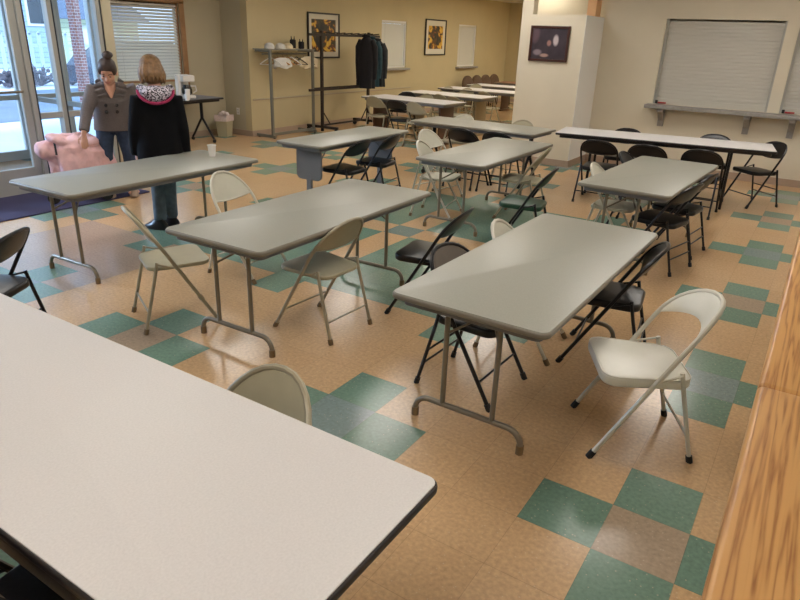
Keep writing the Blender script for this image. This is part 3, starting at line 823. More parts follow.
# coffee table
make_table('folding_table', 'black-edged rolling table against the left wall holding the coffee maker', 1.83, 0.70, M['gdark'], M['bedge'], M['bedge'], 'wish', (-8.5, 4.60, 0), 3, None, legm=M['blacksteel'], rad=0.02)

# brown upholstered chairs at the far wall
def brown_chair(x, y, rz, label):
    t = thing('upholstered_chair', (x, y, 0), rz, label, 'chair', 'brown chairs in the far corner')
    MB().box((0, 0, 0.43), (0.50, 0.48, 0.11), bevel=0.04, seg=3).build('seat', M['brownchair'], t)
    MB().slab([(0.27 * math.cos(a), 0.26 * abs(math.sin(a)) ** 0.8 * (1 if math.sin(a) > 0 else -0.7)) for a in [2 * PI * q / 28 for q in range(28)]], -0.05, 0.05, 0.04).xf(Matrix.Translation((0, 0.24, 0.60)) @ Matrix.Rotation(math.radians(82), 4, 'X')).build('backrest', M['brownchair'], t)
    for sx in (-1, 1):
        for sy in (-1, 1): MB().tube([(sx * 0.2, sy * 0.2, 0.0), (sx * 0.2, sy * 0.19, 0.39)], 0.013, 8).build('leg', M['blacksteel'], t)
    return t
bc = brown_chair(-7.80, 14.10, 90, 'brown upholstered chair in far corner row, nearest and leftmost')
for i, (x, y, l) in enumerate(((-7.80, 14.66, 'brown upholstered chair in far corner row, second from the left'), (-7.80, 15.22, 'brown upholstered chair in far corner row, third from the left'), (-7.80, 15.78, 'brown upholstered chair in far corner row, farthest and rightmost'))):
    dup(bc, (x, y, 0), 90, l)

# ------------------------------------------------------------------ pictures
def picture(name, label, axis, pos, c, w, h, fm, art, matw, fw=0.03):
    """axis 'x': hangs on plane x=pos facing +x; 'y': plane y=pos facing -y. c=(horizontal, z)"""
    rz = 90 if axis == 'x' else 0
    loc = (pos, c[0], c[1]) if axis == 'x' else (c[0], pos, c[1])
    t = thing(name, loc, rz, label, 'picture')
    f = MB()
    for sx in (-1, 1): f.box((sx * (w / 2 - fw / 2), -0.015, 0), (fw, 0.03, h), bevel=0.004)
    for sz in (-1, 1): f.box((0, -0.015, sz * (h / 2 - fw / 2)), (w - 2 * fw, 0.03, fw), bevel=0.004)
    f.build('frame', fm, t, smooth=False)
    if matw > 0: MB().box((0, -0.008, 0), (w - 2 * fw, 0.004, h - 2 * fw)).build('mat_board', M['matwhite'], t, smooth=False)
    MB().box((0, -0.012, 0), (w - 2 * fw - 2 * matw, 0.003, h - 2 * fw - 2 * matw)).build('print', art, t, smooth=False)
    return t
picture('framed_poster', 'framed yellow and brown flower poster behind the coat racks', 'x', -8.34, (8.34, 1.74), 0.98, 0.83, M['blackframe'], M['floral1'], 0.09)
picture('framed_poster', 'framed flower poster hanging between the two small windows', 'x', -8.34, (12.73, 1.78), 1.02, 0.83, M['blackframe'], M['floral2'], 0.12)
picture('framed_painting', 'dark framed painting hanging on the cream partition', 'y', 7.445, (-3.335, 1.755), 0.60, 0.49, M['brownframe'], M['painting'], 0.0, 0.035)

# ------------------------------------------------------------------ coat racks
rk = thing('coat_rack', (-7.93, 6.95, 0), 0, 'grey steel coat rack with hat shelf by the wall corner', 'coat rack')
for y in (-0.56, 0.56):
    MB().box((0, y, 0.755), (0.045, 0.045, 1.47), bevel=0.005).build('post', M['rackgrey'], rk, smooth=False)
    fb = MB().box((-0.16, y, 0.035), (0.44, 0.05, 0.05), bevel=0.006).build('foot', M['rackgrey'], rk, smooth=False)
    for x in (0.03, -0.34): MB().tube([(x, y, 0.0), (x, y, 0.015)], 0.02, 10).build('glide', M['rubber'], fb)
    MB().box((-0.17, y, 1.47), (0.36, 0.035, 0.035), bevel=0.004).build('shelf_arm', M['rackgrey'], rk, smooth=False)
MB().box((0, 0, 0.07), (0.03, 1.08, 0.05), bevel=0.004).build('lower_rail', M['rackgrey'], rk, smooth=False)
sh = MB()
for i in range(6): sh.box((-0.34 + i * 0.068, 0, 1.495), (0.022, 1.24, 0.02), bevel=0.003)
sh.build('shelf', M['rackgrey'], rk, smooth=False)
MB().tube([(-0.17, -0.58, 1.42), (-0.17, 0.58, 1.42)], 0.013, 10).build('hanging_rail', M['rackgrey'], rk)

def hanger(y, rz, m, label, garment=None, sc=1.0, x=-8.10):
    t = thing('coat_hanger', (x, y + 0.10, 1.42), rz, label, 'hanger', 'hangers on the grey coat rack')
    hk = [(0, 0.0 + 0.017 * math.cos(a), 0.017 * math.sin(a)) for a in [math.radians(q) for q in range(-30, 200, 23)]]
    MB().tube([(p[1], 0, p[2] + 0.004) for p in hk] + [(-0.01, 0, -0.03), (0, 0, -0.06)], 0.0025, 6).build('hook', M['pipe'], t)
    b = MB(); w = 0.21 * sc
    b.tube([(-w, 0, -0.18), (-w * 0.5, 0, -0.11), (0, 0, -0.055), (w * 0.5, 0, -0.11), (w, 0, -0.18)], 0.011 if m is M['wood'] else 0.008, 6)
    if m is not M['wood']: b.tube([(-w, 0, -0.18), (w, 0, -0.18)], 0.005, 6)
    else: b.tube([(-w * 0.9, 0, -0.18), (w * 0.9, 0, -0.18)], 0.004, 6)
    b.build('hanger_body', m, t)
    return t
specs = [(6.48, 20, 'white', 'white plastic hanger at the left end of the grey rack'), (6.66, 35, 'wood', 'wooden hanger beside the white cloth on the grey rack'), (6.80, 60, 'wood', 'wooden hanger in the middle of the grey rack, tilted'), (6.92, 50, 'wood', 'large wooden hanger in the middle of the grey rack'), (7.02, 15, 'white', 'thin pale hanger right of the wooden ones on the grey rack'), (7.16, 30, 'darkpl', 'black plastic hanger on the right half of the grey rack'), (7.36, 25, 'darkpl', 'black plastic hanger near the right post of the grey rack')]
for (y, rz, m, l) in specs: hanger(y, rz, M[m], l)
def drape(name, m, c, w, d, h, label, cat, group=None, rz=0, seed=1, top=0.5):
    """a small garment or cloth bag hanging: folded sheet with waves"""
    rnd = random.Random(seed)
    mb = MB(); rings = []; N = 12
    for j in range(N + 1):
        f = j / N; z = -h * f
        ww = w * (top + (1 - top) * min(1, f * 4) ** 0.6) * (1 + 0.04 * math.sin(f * 7 + seed)); dd = d * (0.5 + 0.5 * min(1, f * 3)) * (1 + 0.08 * math.sin(f * 9 + seed))
        ring = []
        for k in range(28):
            a = 2 * PI * k / 28
            wav = 1 + 0.16 * f * math.sin(a * 5 + seed) + 0.07 * f * math.sin(a * 9 + seed * 2)
            ring.append(mb.bm.verts.new((ww / 2 * math.cos(a) * wav, dd / 2 * math.sin(a) * wav, z + 0.02 * math.sin(a * 3 + seed) * f)))
        rings.append(ring)
    for A, B in zip(rings, rings[1:]):
        for k in range(28): mb.bm.faces.new((A[k], A[(k + 1) % 28], B[(k + 1) % 28], B[k]))
    mb.bm.faces.new(rings[0]); mb.bm.faces.new(list(reversed(rings[-1])))
    o = mb.build(name, m); o.location = c; o.rotation_euler = (0, 0, math.radians(rz))
    return tag(o, label, cat, group)
drape('hanging_cloth', M['whitecloth'], (-8.02, 6.78, 1.36), 0.34, 0.06, 0.17, 'white cloth with folds hung on a hanger of the grey rack', 'cloth', rz=70, seed=2, top=0.4)
drape('hanging_cloth', M['beigecloth'], (-8.00, 7.50, 1.38), 0.38, 0.07, 0.20, 'beige cloth draped over a hanger by the right post', 'cloth', rz=75, seed=5, top=0.3)
def cap_hat(x, y, m, label, s=1.0, rz=0):
    t = thing('hat', (x, y, 1.505), rz, label, 'hat', 'hats on the grey rack shelf')
    MB().lathe([(0.085 * s, 0), (0.09 * s, 0.02 * s), (0.085 * s, 0.05 * s), (0.065 * s, 0.08 * s), (0.03 * s, 0.095 * s), (0.004, 0.098 * s)], seg=18).build('crown', m, t)
    MB().slab([(0.06 * s + 0.09 * s * math.cos(a), 0.075 * s * math.sin(a)) for a in [i * PI / 8 for i in range(16)]], 0.0, 0.008, 0.003).build('brim', m, t)
cap_hat(-8.10, 6.56, M['whitecloth'], 'white cap at the left end of the rack shelf', 1.0, -40)
cap_hat(-8.12, 6.86, M['whitecloth'], 'crumpled white hat second from left on the rack shelf', 1.0, -20)
cap_hat(-8.12, 7.06, M['beigecloth'], 'beige hat in the middle of the rack shelf', 1.0, 20)
def figurine(y, label, s):
    t = thing('black_bag', (-8.1, y, 1.505), 0, label, 'bag')
    MB().box((0, 0, 0.07 * s), (0.08, 0.10, 0.14 * s), bevel=0.02, seg=3).build('body', M['blackcloth'], t)
    h = MB()
    for sy in (-0.035, 0.035): h.tube([(0, sy, 0.12 * s), (0, sy * 1.2, 0.19 * s)], [0.014, 0.004], 8)
    h.build('handle', M['blackcloth'], t)
figurine(7.17, 'small black cloth bag with upright handles on the rack shelf', 1.15)
figurine(7.40, 'small black cloth bag at the right end of the rack shelf', 0.9)

r2 = thing('coat_rack', (-7.80, 8.37, 0), 0, 'dark brown-black rolling coat rack with pegs before the poster', 'coat rack')
for y in (-0.75, 0.75):
    MB().box((0, y, 0.93), (0.05, 0.05, 1.80), bevel=0.005).build('post', M['rackblack'], r2, smooth=False)
    fb = MB().box((0.0, y, 0.11), (0.75, 0.05, 0.05), bevel=0.006).build('foot', M['rackblack'], r2, smooth=False)
    for x in (-0.34, 0.34): MB().tube([(x, y - 0.015, 0.045), (x, y + 0.015, 0.045)], 0.045, 14).build('caster', M['rubber'], fb)
    MB().tube([(0, y, 0.42), (0, y - math.copysign(0.24, y), 0.14)], 0.012, 6).build('brace', M['rackblack'], r2)
for z in (0.80, 1.76):
    b = MB(); b.box((0, 0, z), (0.04, 2.24, 0.045), bevel=0.004)
    b.build('rail', M['rackblack'], r2, smooth=False)
    for i in range(9):
        MB().tube([(-0.06, -0.9 + i * 0.225, z + 0.025), (0.15, -0.9 + i * 0.225, z + 0.045)], 0.009, 6).build('peg', M['rackblack'], r2)
MB().box((0, 0, 0.14), (0.03, 1.5, 0.03)).build('base_rail', M['rackblack'], r2, smooth=False)

def coat(name, m, c, rz, w, h, label, seed):
    t = thing(name, c, rz, label, 'coat', 'coats on the dark rack')
    mb = MB(); N = 14; rings = []
    for j in range(N + 1):
        f = j / N
        ww = w * (0.3 + 0.7 * min(1, f * 6) ** 0.7) * (1 + 0.1 * f); dd = 0.13 + 0.07 * f
        ring = []
        for k in range(32):
            a = 2 * PI * k / 32; wav = 1 + 0.14 * f * math.sin(a * 6 + seed) + 0.05 * math.sin(a * 3 + f * 5)
            ring.append(mb.bm.verts.new((ww / 2 * math.cos(a) * wav, dd / 2 * math.sin(a) * wav, -h * f)))
        rings.append(ring)
    for A, B in zip(rings, rings[1:]):
        for k in range(32): mb.bm.faces.new((A[k], A[(k + 1) % 32], B[(k + 1) % 32], B[k]))
    mb.bm.faces.new(rings[0]); mb.bm.faces.new(list(reversed(rings[-1])))
    mb.build('body', m, t)
    for sx in (-1, 1):
        MB().tube([(sx * w * 0.36, 0, -0.07), (sx * w * 0.52, 0.01, -0.2), (sx * w * 0.56, 0.02, -h * 0.5), (sx * w * 0.53, 0.02, -h * 0.82)], [0.05, 0.065, 0.055, 0.045], 10).build('sleeve', m, t)
    MB().tube([(-0.07, -0.02, 0.0), (-0.03, -0.06, 0.01), (0.03, -0.06, 0.01), (0.07, -0.02, 0.0)], 0.022, 8).build('collar', m, t)
coat('coat', M['blackcloth'], (-7.67, 8.86, 1.76), 15, 0.33, 0.98, 'long black coat hanging leftmost on the dark rack', 1)
coat('coat', M['tealcloth'], (-7.70, 9.08, 1.73), 25, 0.30, 0.93, 'dark teal coat hanging between the black and grey coats', 3)
coat('coat', M['greycloth'], (-7.66, 9.24, 1.70), 10, 0.30, 0.90, 'dark charcoal jacket hanging rightmost on the dark rack', 6)

# ------------------------------------------------------------------ small things by the left wall
b = thing('waste_bin', (-8.72, 5.98, 0), 20, 'small beige waste bin with pinkish liner in the wall corner', 'bin')
MB().loft([((0, 0, 0), (0.13, 0, 0), (0, 0.10, 0)), ((0, 0, 0.36), (0.17, 0, 0), (0, 0.13, 0))], 4).xf(Matrix.Rotation(math.radians(45), 4, 'Z')).build('bin_body', M['bin'], b, smooth=False)
lm = MB()
rg = []
for j, (s_, z) in enumerate(((1.04, 0.27), (1.06, 0.34), (1.06, 0.375), (0.9, 0.372))):
    rg.append(((0, 0, z), (0.17 * s_, 0, 0), (0, 0.13 * s_, 0)))
lm.loft(rg, 4, caps=False).xf(Matrix.Rotation(math.radians(45), 4, 'Z'))
for i in range(6):
    a = i * 1.05; lm.ball((0.06 * math.cos(a), 0.05 * math.sin(a), 0.375 + 0.015 * (i % 3)), (0.05, 0.04, 0.035), u=8, v=6)
lm.build('bin_liner', M['liner'], b)
MB().box((0.01, 0, 0.40), (0.06, 0.05, 0.03), rot=Matrix.Rotation(0.5, 3, 'Z')).build('litter', M['matwhite'], b)
o_ = thing('wall_outlet', (-8.68, 6.295, 0.42), 0, 'white electrical outlet on the short beige corner wall', 'outlet')
MB().box((0, -0.004, 0), (0.075, 0.008, 0.12), bevel=0.003).build('cover_plate', M['white'], o_)
sk = MB()
for z in (-0.025, 0.025):
    for x in (-0.01, 0.01): sk.box((x, -0.009, z), (0.004, 0.003, 0.014))
sk.build('socket', M['darkpl'], o_)
zc = 0.737
cm = thing('coffee_maker', (-8.45, 4.96, zc), 80, 'white drip coffee maker with dark carafe on the rolling table', 'coffee maker')
MB().box((0, 0, 0.02), (0.20, 0.24, 0.04), bevel=0.012, seg=3).build('base', M['white'], cm)
cm.scale = (1.05, 1.05, 1.2)
MB().box((-0.005, 0.09, 0.15), (0.19, 0.07, 0.25), bevel=0.012, seg=3).build('water_tank', M['white'], cm)
MB().box((0, 0, 0.255), (0.20, 0.24, 0.085), bevel=0.015, seg=3).build('filter_head', M['white'], cm)
ca = MB().lathe([(0.055, 0), (0.075, 0.02), (0.078, 0.07), (0.06, 0.11), (0.05, 0.13)], (0, -0.035, 0.045), 20).build('carafe', M['coffeeglass'], cm)
MB().tube([(0.05, -0.07, 0.16), (0.10, -0.12, 0.16), (0.11, -0.13, 0.10), (0.07, -0.09, 0.07)], 0.010, 8).build('handle', M['white'], ca)
def cup(x, y, z, label, group=None, s=1.0, rz=0):
    t = thing('foam_cup', (x, y, z), rz, label, 'cup', group)
    h = 0.10 * s
    MB().lathe([(0.026 * s, 0), (0.030 * s, h * 0.3), (0.037 * s, h * 0.96), (0.040 * s, h * 0.965), (0.040 * s, h), (0.036 * s, h), (0.027 * s, 0.01)], seg=24).build('cup_wall', M['foam'], t)
    MB().tube([(0.039 * s * math.cos(a), 0.039 * s * math.sin(a), h) for a in [i * PI / 12 for i in range(24)]], 0.0022, 6, closed=True).build('rim', M['foam'], t)
    return t
cup(-4.24, 1.71, 0.72, 'single white foam cup on the left grey table')
def stack(x, y, n, label):
    for i in range(n):
        o = MB().lathe([(0.028, 0), (0.038, 0.09), (0.041, 0.092), (0.041, 0.098), (0.036, 0.098), (0.029, 0.01)], seg=16).build('foam_cup', M['foam'])
        o.location = (x, y, zc + i * 0.021); tag(o, label, 'cup', label)
stack(-8.33, 4.72, 14, 'white foam cup in the tall stack beside the coffee maker')
stack(-8.22, 4.80, 4, 'white foam cup in the medium stack beside the coffee maker')
stack(-8.12, 4.70, 1, 'single white foam cup near the rolling table edge before the stacks')

# ------------------------------------------------------------------ people
def remesh(o, vox, smooth=6):
    m = o.modifiers.new('remesh', 'REMESH'); m.mode = 'VOXEL'; m.voxel_size = vox; m.use_smooth_shade = True
    s = o.modifiers.new('smooth', 'SMOOTH'); s.factor = 0.5; s.iterations = smooth
    return o

def hand(mb, wrist, d, palm_n, thumb_side, s=1.0, curl=0.35):
    """d: direction wrist->fingers, palm_n: palm normal, thumb_side: +1/-1"""
    d = Vector(d).normalized(); n = Vector(palm_n); n = (n - d * n.dot(d)).normalized(); w = d.cross(n) * thumb_side
    wrist = Vector(wrist)
    # palm
    mb.loft([(wrist, w * 0.024 * s, n * 0.018 * s), (wrist + d * 0.02 * s, w * 0.030 * s, n * 0.016 * s), (wrist + d * 0.055 * s, w * 0.040 * s, n * 0.014 * s), (wrist + d * 0.085 * s, w * 0.040 * s, n * 0.012 * s), (wrist + d * 0.092 * s, w * 0.034 * s, n * 0.008 * s)], 12)
    for i, L_ in enumerate((0.066, 0.076, 0.070, 0.054)):
        off = w * (0.030 - 0.020 * i) * s
        b0 = wrist + d * 0.080 * s + off
        pts = [b0]; dd = d.copy()
        for q in range(3):
            dd = (dd + n * curl * (0.6 + 0.25 * i * 0.3)).normalized()
            pts.append(pts[-1] + dd * L_ * s * (0.42, 0.32, 0.26)[q])
        mb.tube(pts, [0.0088 * s, 0.0082 * s, 0.0075 * s, 0.006 * s], 8)
    tb = wrist + d * 0.025 * s + w * 0.026 * s
    mb.tube([tb, tb + (d * 0.5 + w * 0.75 + n * 0.2).normalized() * 0.034 * s, tb + (d * 0.5 + w * 0.75 + n * 0.2).normalized() * 0.034 * s + (d * 0.85 + w * 0.25 + n * 0.3).normalized() * 0.028 * s, tb + (d * 0.5 + w * 0.75 + n * 0.2).normalized() * 0.034 * s + (d * 0.85 + w * 0.25 + n * 0.3).normalized() * 0.050 * s], [0.013 * s, 0.0105 * s, 0.009 * s, 0.007 * s], 8)

class Frame3:
    def __init__(s, o, r, c): s.o = Vector(o); s.r = Vector(r).normalized(); s.c = Vector(c).normalized()
    def __call__(s, a, b, z): return s.o + s.r * a + s.c * b + Vector((0, 0, z))
    def v(s, a, b, z): return s.r * a + s.c * b + Vector((0, 0, z))

def head_parts(mbody, hc, fwd, up, right, s=1.0):
    """adds head + neck shapes to the body mesh; returns local axes"""
    fwd = Vector(fwd).normalized(); up = Vector(up); up = (up - fwd * up.dot(fwd)).normalized(); rt = fwd.cross(up)
    R = Matrix((rt, fwd, up)).transposed()
    P = lambda x, y, z: hc + (rt * x + fwd * y + up * z) * s
    mbody.ball(P(0, -0.012, 0.030), (0.076 * s, 0.094 * s, 0.088 * s), R)
    mbody.ball(P(0, 0.022, -0.030), (0.060 * s, 0.066 * s, 0.078 * s), R)
    mbody.ball(P(0, 0.048, -0.078), (0.030 * s, 0.028 * s, 0.024 * s), R)
    for sx in (-1, 1):
        mbody.ball(P(sx * 0.036, 0.052, -0.022), (0.024 * s, 0.022 * s, 0.022 * s), R)
        mbody.ball(P(sx * 0.077, -0.005, -0.005), (0.010 * s, 0.018 * s, 0.030 * s), R)
        mbody.ball(P(sx * 0.030, 0.072, 0.024), (0.022 * s, 0.010 * s, 0.008 * s), R)
    mbody.loft([(P(0, 0.076, 0.015), rt * 0.009 * s, fwd * 0.010 * s), (P(0, 0.092, -0.010), rt * 0.011 * s, fwd * 0.012 * s), (P(0, 0.098, -0.024), rt * 0.016 * s, fwd * 0.012 * s), (P(0, 0.086, -0.032), rt * 0.013 * s, fwd * 0.008 * s)], 10)
    return P, R

def tube_e(mb, pts, r, n=14): mb.tube(pts, r, n)

# ---- woman bending over the pink blanket
F1 = Frame3((-6.15, 2.03, 0), (0.55, 0.83, 0), (0.83, -0.55, 0))
p1 = thing('person', (0, 0, 0), 0, 'woman in grey double-breasted coat leaning down to the pink blanket, hair in a bun', 'person')
b = MB()
hc = F1(0.015, 0.31, 1.345)
fw = F1.v(-0.15, 0.84, -0.52); upv = F1.v(-0.05, 0.52, 0.84)
P, RH = head_parts(b, hc, fw, upv, None, 1.08)
tube_e(b, [F1(0.02, 0.10, 1.12), F1(0.02, 0.17, 1.21), F1(0.02, 0.235, 1.30)], [(0.09, 0.08), (0.062, 0.058), (0.055, 0.052)])
b.loft([(F1(0.01, 0.02, 0.84), F1.v(0.15, 0, 0), F1.v(0, 0.10, 0)), (F1(0.02, 0.09, 1.0), F1.v(0.14, 0, 0), F1.v(0, 0.09, -0.03)), (F1(0.02, 0.15, 1.14), F1.v(0.16, 0, 0), F1.v(0, 0.09, -0.04)), (F1(0.02, 0.17, 1.20), F1.v(0.10, 0, 0), F1.v(0, 0.06, -0.03))], 16)
armL = [F1(-0.14, 0.16, 1.175), F1(-0.235, 0.25, 0.95), F1(-0.29, 0.37, 0.745)]
armR = [F1(0.20, 0.14, 1.185), F1(0.30, 0.10, 0.95), F1(0.27, 0.26, 0.82)]
for A in (armL, armR): tube_e(b, [A[0], A[1], A[2]], [0.045, 0.036, 0.026], 12)
hand(b, armL[2], F1.v(-0.03, 0.35, -0.9), F1.v(0.3, -0.8, -0.3), -1, 1.0, 0.28)
hand(b, armR[2], F1.v(-0.3, 0.6, -0.5), F1.v(-0.3, -0.6, -0.5), 1, 1.0, 0.35)
legs1 = []
for sx in (-1, 1):
    LG = [F1(0.01 + sx * 0.09, 0.0, 0.84), F1(0.01 + sx * 0.115, 0.05, 0.47), F1(0.01 + sx * 0.12, -0.01, 0.09)]
    tube_e(b, LG, [0.075, 0.05, 0.036], 12)
    b.ball(LG[2] + F1.v(0, 0.05, -0.045), (0.035, 0.07, 0.03)); legs1.append(LG)
body = remesh(b.build('body', M['skin'], p1), 0.0065, 3)
# face details
fd = MB()
for sx in (-1, 1): fd.ball(P(sx * 0.030, 0.079, 0.008), (0.011, 0.006, 0.0045), RH, 8, 6)
for sx in (-1, 1): fd.tube([P(sx * 0.014, 0.084, 0.030), P(sx * 0.030, 0.083, 0.036), P(sx * 0.046, 0.073, 0.030)], 0.0028, 6)
fd.build('eyes', M['eyedark'], p1)
MB().tube([P(-0.024, 0.078, -0.050), P(-0.010, 0.087, -0.054), P(0, 0.089, -0.054), P(0.010, 0.087, -0.054), P(0.024, 0.078, -0.050)], [0.003, 0.005, 0.0055, 0.005, 0.003], 8).build('mouth', M['lip'], p1)
h = MB()
h.ball(P(0, -0.017, 0.058), (0.088, 0.100, 0.082), RH)
h.ball(P(0, -0.03, 0.02), (0.088, 0.092, 0.09), RH)
for sx in (-1, 1): h.ball(P(sx * 0.058, 0.0, 0.035), (0.030, 0.065, 0.055), RH)
h.ball(P(-0.015, -0.055, 0.150), (0.047, 0.045, 0.040), RH)
h.tube([P(-0.015 + 0.040 * math.cos(a), -0.055 + 0.038 * math.sin(a), 0.150) for a in [i * PI / 6 for i in range(12)]], 0.014, 8, closed=True)
hh = remesh(h.build('hair', M['hairbrown'], p1), 0.008, 4)
# coat
c_ = MB()
c_.loft([(F1(0.02, -0.01, 0.735), F1.v(0.215, 0, 0), F1.v(0, 0.155, 0)), (F1(0.02, 0.02, 0.84), F1.v(0.205, 0, 0), F1.v(0, 0.145, -0.02)), (F1(0.02, 0.08, 0.97), F1.v(0.185, 0, 0), F1.v(0, 0.125, -0.04)), (F1(0.02, 0.13, 1.09), F1.v(0.19, 0, 0), F1.v(0, 0.125, -0.05)), (F1(0.02, 0.16, 1.175), F1.v(0.205, 0, 0), F1.v(0, 0.10, -0.05)), (F1(0.02, 0.17, 1.215), F1.v(0.12, 0, 0), F1.v(0, 0.075, -0.03)), (F1(0.02, 0.175, 1.235), F1.v(0.08, 0, 0), F1.v(0, 0.06, -0.02))], 28)
for A in (armL, armR):
    e = A[1] + (A[2] - A[1]) * 0.86
    tube_e(c_, [A[0] + (A[0] - A[1]).normalized() * 0.02, A[0].lerp(A[1], 0.5), A[1], A[1].lerp(e, 0.6), e], [0.075, 0.070, 0.060, 0.054, 0.054], 16)
remesh(c_.build('coat', M['coatgrey'], p1), 0.011, 5)
# wide ruffled lapels
for sx in (-1, 1):
    lp = MB(); N = 14; A_ = []
    for i in range(N + 1):
        t = i / N
        z = 1.295 - 0.26 * t; base_b = 0.235 + 0.06 * math.sin(t * 2.6) - 0.03 * t
        x_in = 0.02 + sx * (0.085 * (1 - t) ** 0.8 + 0.004); x_out = 0.02 + sx * (0.115 + 0.055 * math.sin(min(1, t * 2.5) * PI / 2) - 0.095 * t ** 1.6 + 0.012 * math.sin(i * 2.2))
        A_.append((F1(x_in, base_b - 0.005, z), F1(x_out, base_b - 0.03 + 0.014 * math.sin(i * 2.2), z - 0.02), F1(x_out, base_b - 0.05, z - 0.03), F1(x_in, base_b - 0.03, z)))
    RR = [[lp.bm.verts.new(q) for q in row] for row in A_]
    for r0, r1 in zip(RR, RR[1:]):
        for k in range(4): lp.bm.faces.new((r0[k], r0[(k + 1) % 4], r1[(k + 1) % 4], r1[k]))
    lp.bm.faces.new(RR[0]); lp.bm.faces.new(list(reversed(RR[-1])))
    lp.build('lapel', M['coatgrey'], p1)
MB().loft([(F1(0.02, 0.235, 1.25), F1.v(0.055, 0, 0), F1.v(0, 0.012, 0)), (F1(0.02, 0.255, 1.18), F1.v(0.050, 0, 0), F1.v(0, 0.02, 0)), (F1(0.02, 0.262, 1.09), F1.v(0.008, 0, 0), F1.v(0, 0.012, 0))], 12).build('neckline', M['skin'], p1)
for (x, z, bb) in ((-0.045, 1.015, 0.238), (0.06, 1.015, 0.238), (-0.045, 0.945, 0.213), (0.06, 0.945, 0.213)):
    MB().ball(F1(x, bb, z), (0.019, 0.019, 0.019), u=10, v=8).build('button', M['button'], p1)
j = MB()
j.loft([(F1(0.01, -0.005, 0.90), F1.v(0.165, 0, 0), F1.v(0, 0.12, 0)), (F1(0.01, -0.005, 0.80), F1.v(0.18, 0, 0), F1.v(0, 0.125, 0)), (F1(0.01, 0.0, 0.72), F1.v(0.17, 0, 0), F1.v(0, 0.11, 0))], 20)
for LG in legs1: tube_e(j, [LG[0], LG[0].lerp(LG[1], 0.5), LG[1], LG[1].lerp(LG[2], 0.5), LG[2]], [0.098, 0.090, 0.068, 0.064, 0.056], 14)
remesh(j.build('jeans', M['jeans'], p1), 0.012, 4)
for LG in legs1:
    MB().loft([(LG[2] + F1.v(0, 0.0, 0.05), F1.v(0.048, 0, 0), F1.v(0, 0.055, 0)), (LG[2] + F1.v(0, 0.02, -0.02), F1.v(0.046, 0, 0), F1.v(0, 0.08, 0)), (LG[2] + F1.v(0, 0.05, -0.065), F1.v(0.05, 0, 0), F1.v(0, 0.12, 0)), (LG[2] + F1.v(0, 0.05, -0.077), F1.v(0.05, 0, 0), F1.v(0, 0.12, 0))], 18).build('shoe', M['boot'], p1)

# ---- woman seen from behind
F2 = Frame3((-4.755, 1.475, 0), (0.60, 0.80, 0), (-0.80, 0.60, 0))     # c points the way she faces (away)
p2 = thing('person', (0, 0, 0), 0, 'woman seen from behind in black jacket with patterned hood and short blonde hair', 'person')
b = MB()
hc2 = F2(0.045, 0.05, 1.435)
P2, RH2 = head_parts(b, hc2, F2.v(-0.25, 0.93, -0.22), F2.v(0, 0.2, 1), None, 1.0)
tube_e(b, [F2(0.07, 0.0, 1.20), F2(0.07, 0.01, 1.29), F2(0.06, 0.03, 1.36)], [0.085, 0.058, 0.054])
b.loft([(F2(0.06, 0, 0.80), F2.v(0.16, 0, 0), F2.v(0, 0.10, 0)), (F2(0.07, 0, 1.0), F2.v(0.14, 0, 0), F2.v(0, 0.09, 0)), (F2(0.075, 0, 1.17), F2.v(0.17, 0, 0), F2.v(0, 0.09, 0)), (F2(0.075, 0, 1.25), F2.v(0.10, 0, 0), F2.v(0, 0.07, 0))], 16)
aL = [F2(-0.07, 0, 1.195), F2(-0.135, 0.0, 0.92), F2(-0.15, 0.08, 0.70)]
aR = [F2(0.215, 0, 1.195), F2(0.265, 0.0, 0.92), F2(0.28, 0.06, 0.69)]
for A in (aL, aR): tube_e(b, A, [0.045, 0.036, 0.026], 12)
hand(b, aL[2], F2.v(0, 0.1, -1), F2.v(1, 0, 0), 1, 0.95, 0.3); hand(b, aR[2], F2.v(0, 0.1, -1), F2.v(-1, 0, 0), -1, 0.95, 0.3)
legs2 = []
for sx, fx, fb_ in ((-1, -0.005, -0.03), (1, 0.10, 0.08)):
    LG = [F2(0.06 + sx * 0.08, 0, 0.80), F2(0.055 + sx * 0.055, 0.02, 0.44), F2(fx, fb_, 0.09)]
    tube_e(b, LG, [0.075, 0.05, 0.036], 12); b.ball(LG[2] + F2.v(0, 0.05, -0.045), (0.05, 0.05, 0.03)); legs2.append(LG)
remesh(b.build('body', M['skin'], p2), 0.0065, 3)
fd = MB()
for sx in (-1, 1): fd.ball(P2(sx * 0.030, 0.079, 0.008), (0.011, 0.006, 0.0045), RH2, 8, 6)
fd.build('eyes', M['eyedark'], p2)
MB().tube([P2(-0.022, 0.079, -0.052), P2(0, 0.088, -0.055), P2(0.022, 0.079, -0.052)], 0.004, 8).build('mouth', M['lip'], p2)
h = MB()
h.ball(P2(0, -0.022, 0.040), (0.095, 0.105, 0.092), RH2)
h.ball(P2(0, -0.045, -0.040), (0.100, 0.078, 0.092), RH2)
for sx in (-1, 1): h.ball(P2(sx * 0.076, 0.0, -0.040), (0.032, 0.062, 0.085), RH2)
for i in range(9):
    a = math.radians(-170 + i * 20 + 10)
    h.tube([P2(0.085 * math.cos(a), -0.025 + 0.095 * math.sin(a), 0.03), P2(0.108 * math.cos(a), -0.03 + 0.108 * math.sin(a), -0.05), P2(0.104 * math.cos(a), -0.03 + 0.11 * math.sin(a), -0.125)], [0.016, 0.018, 0.006], 8)
remesh(h.build('hair', M['hairblonde'], p2), 0.009, 2)
jk = MB()
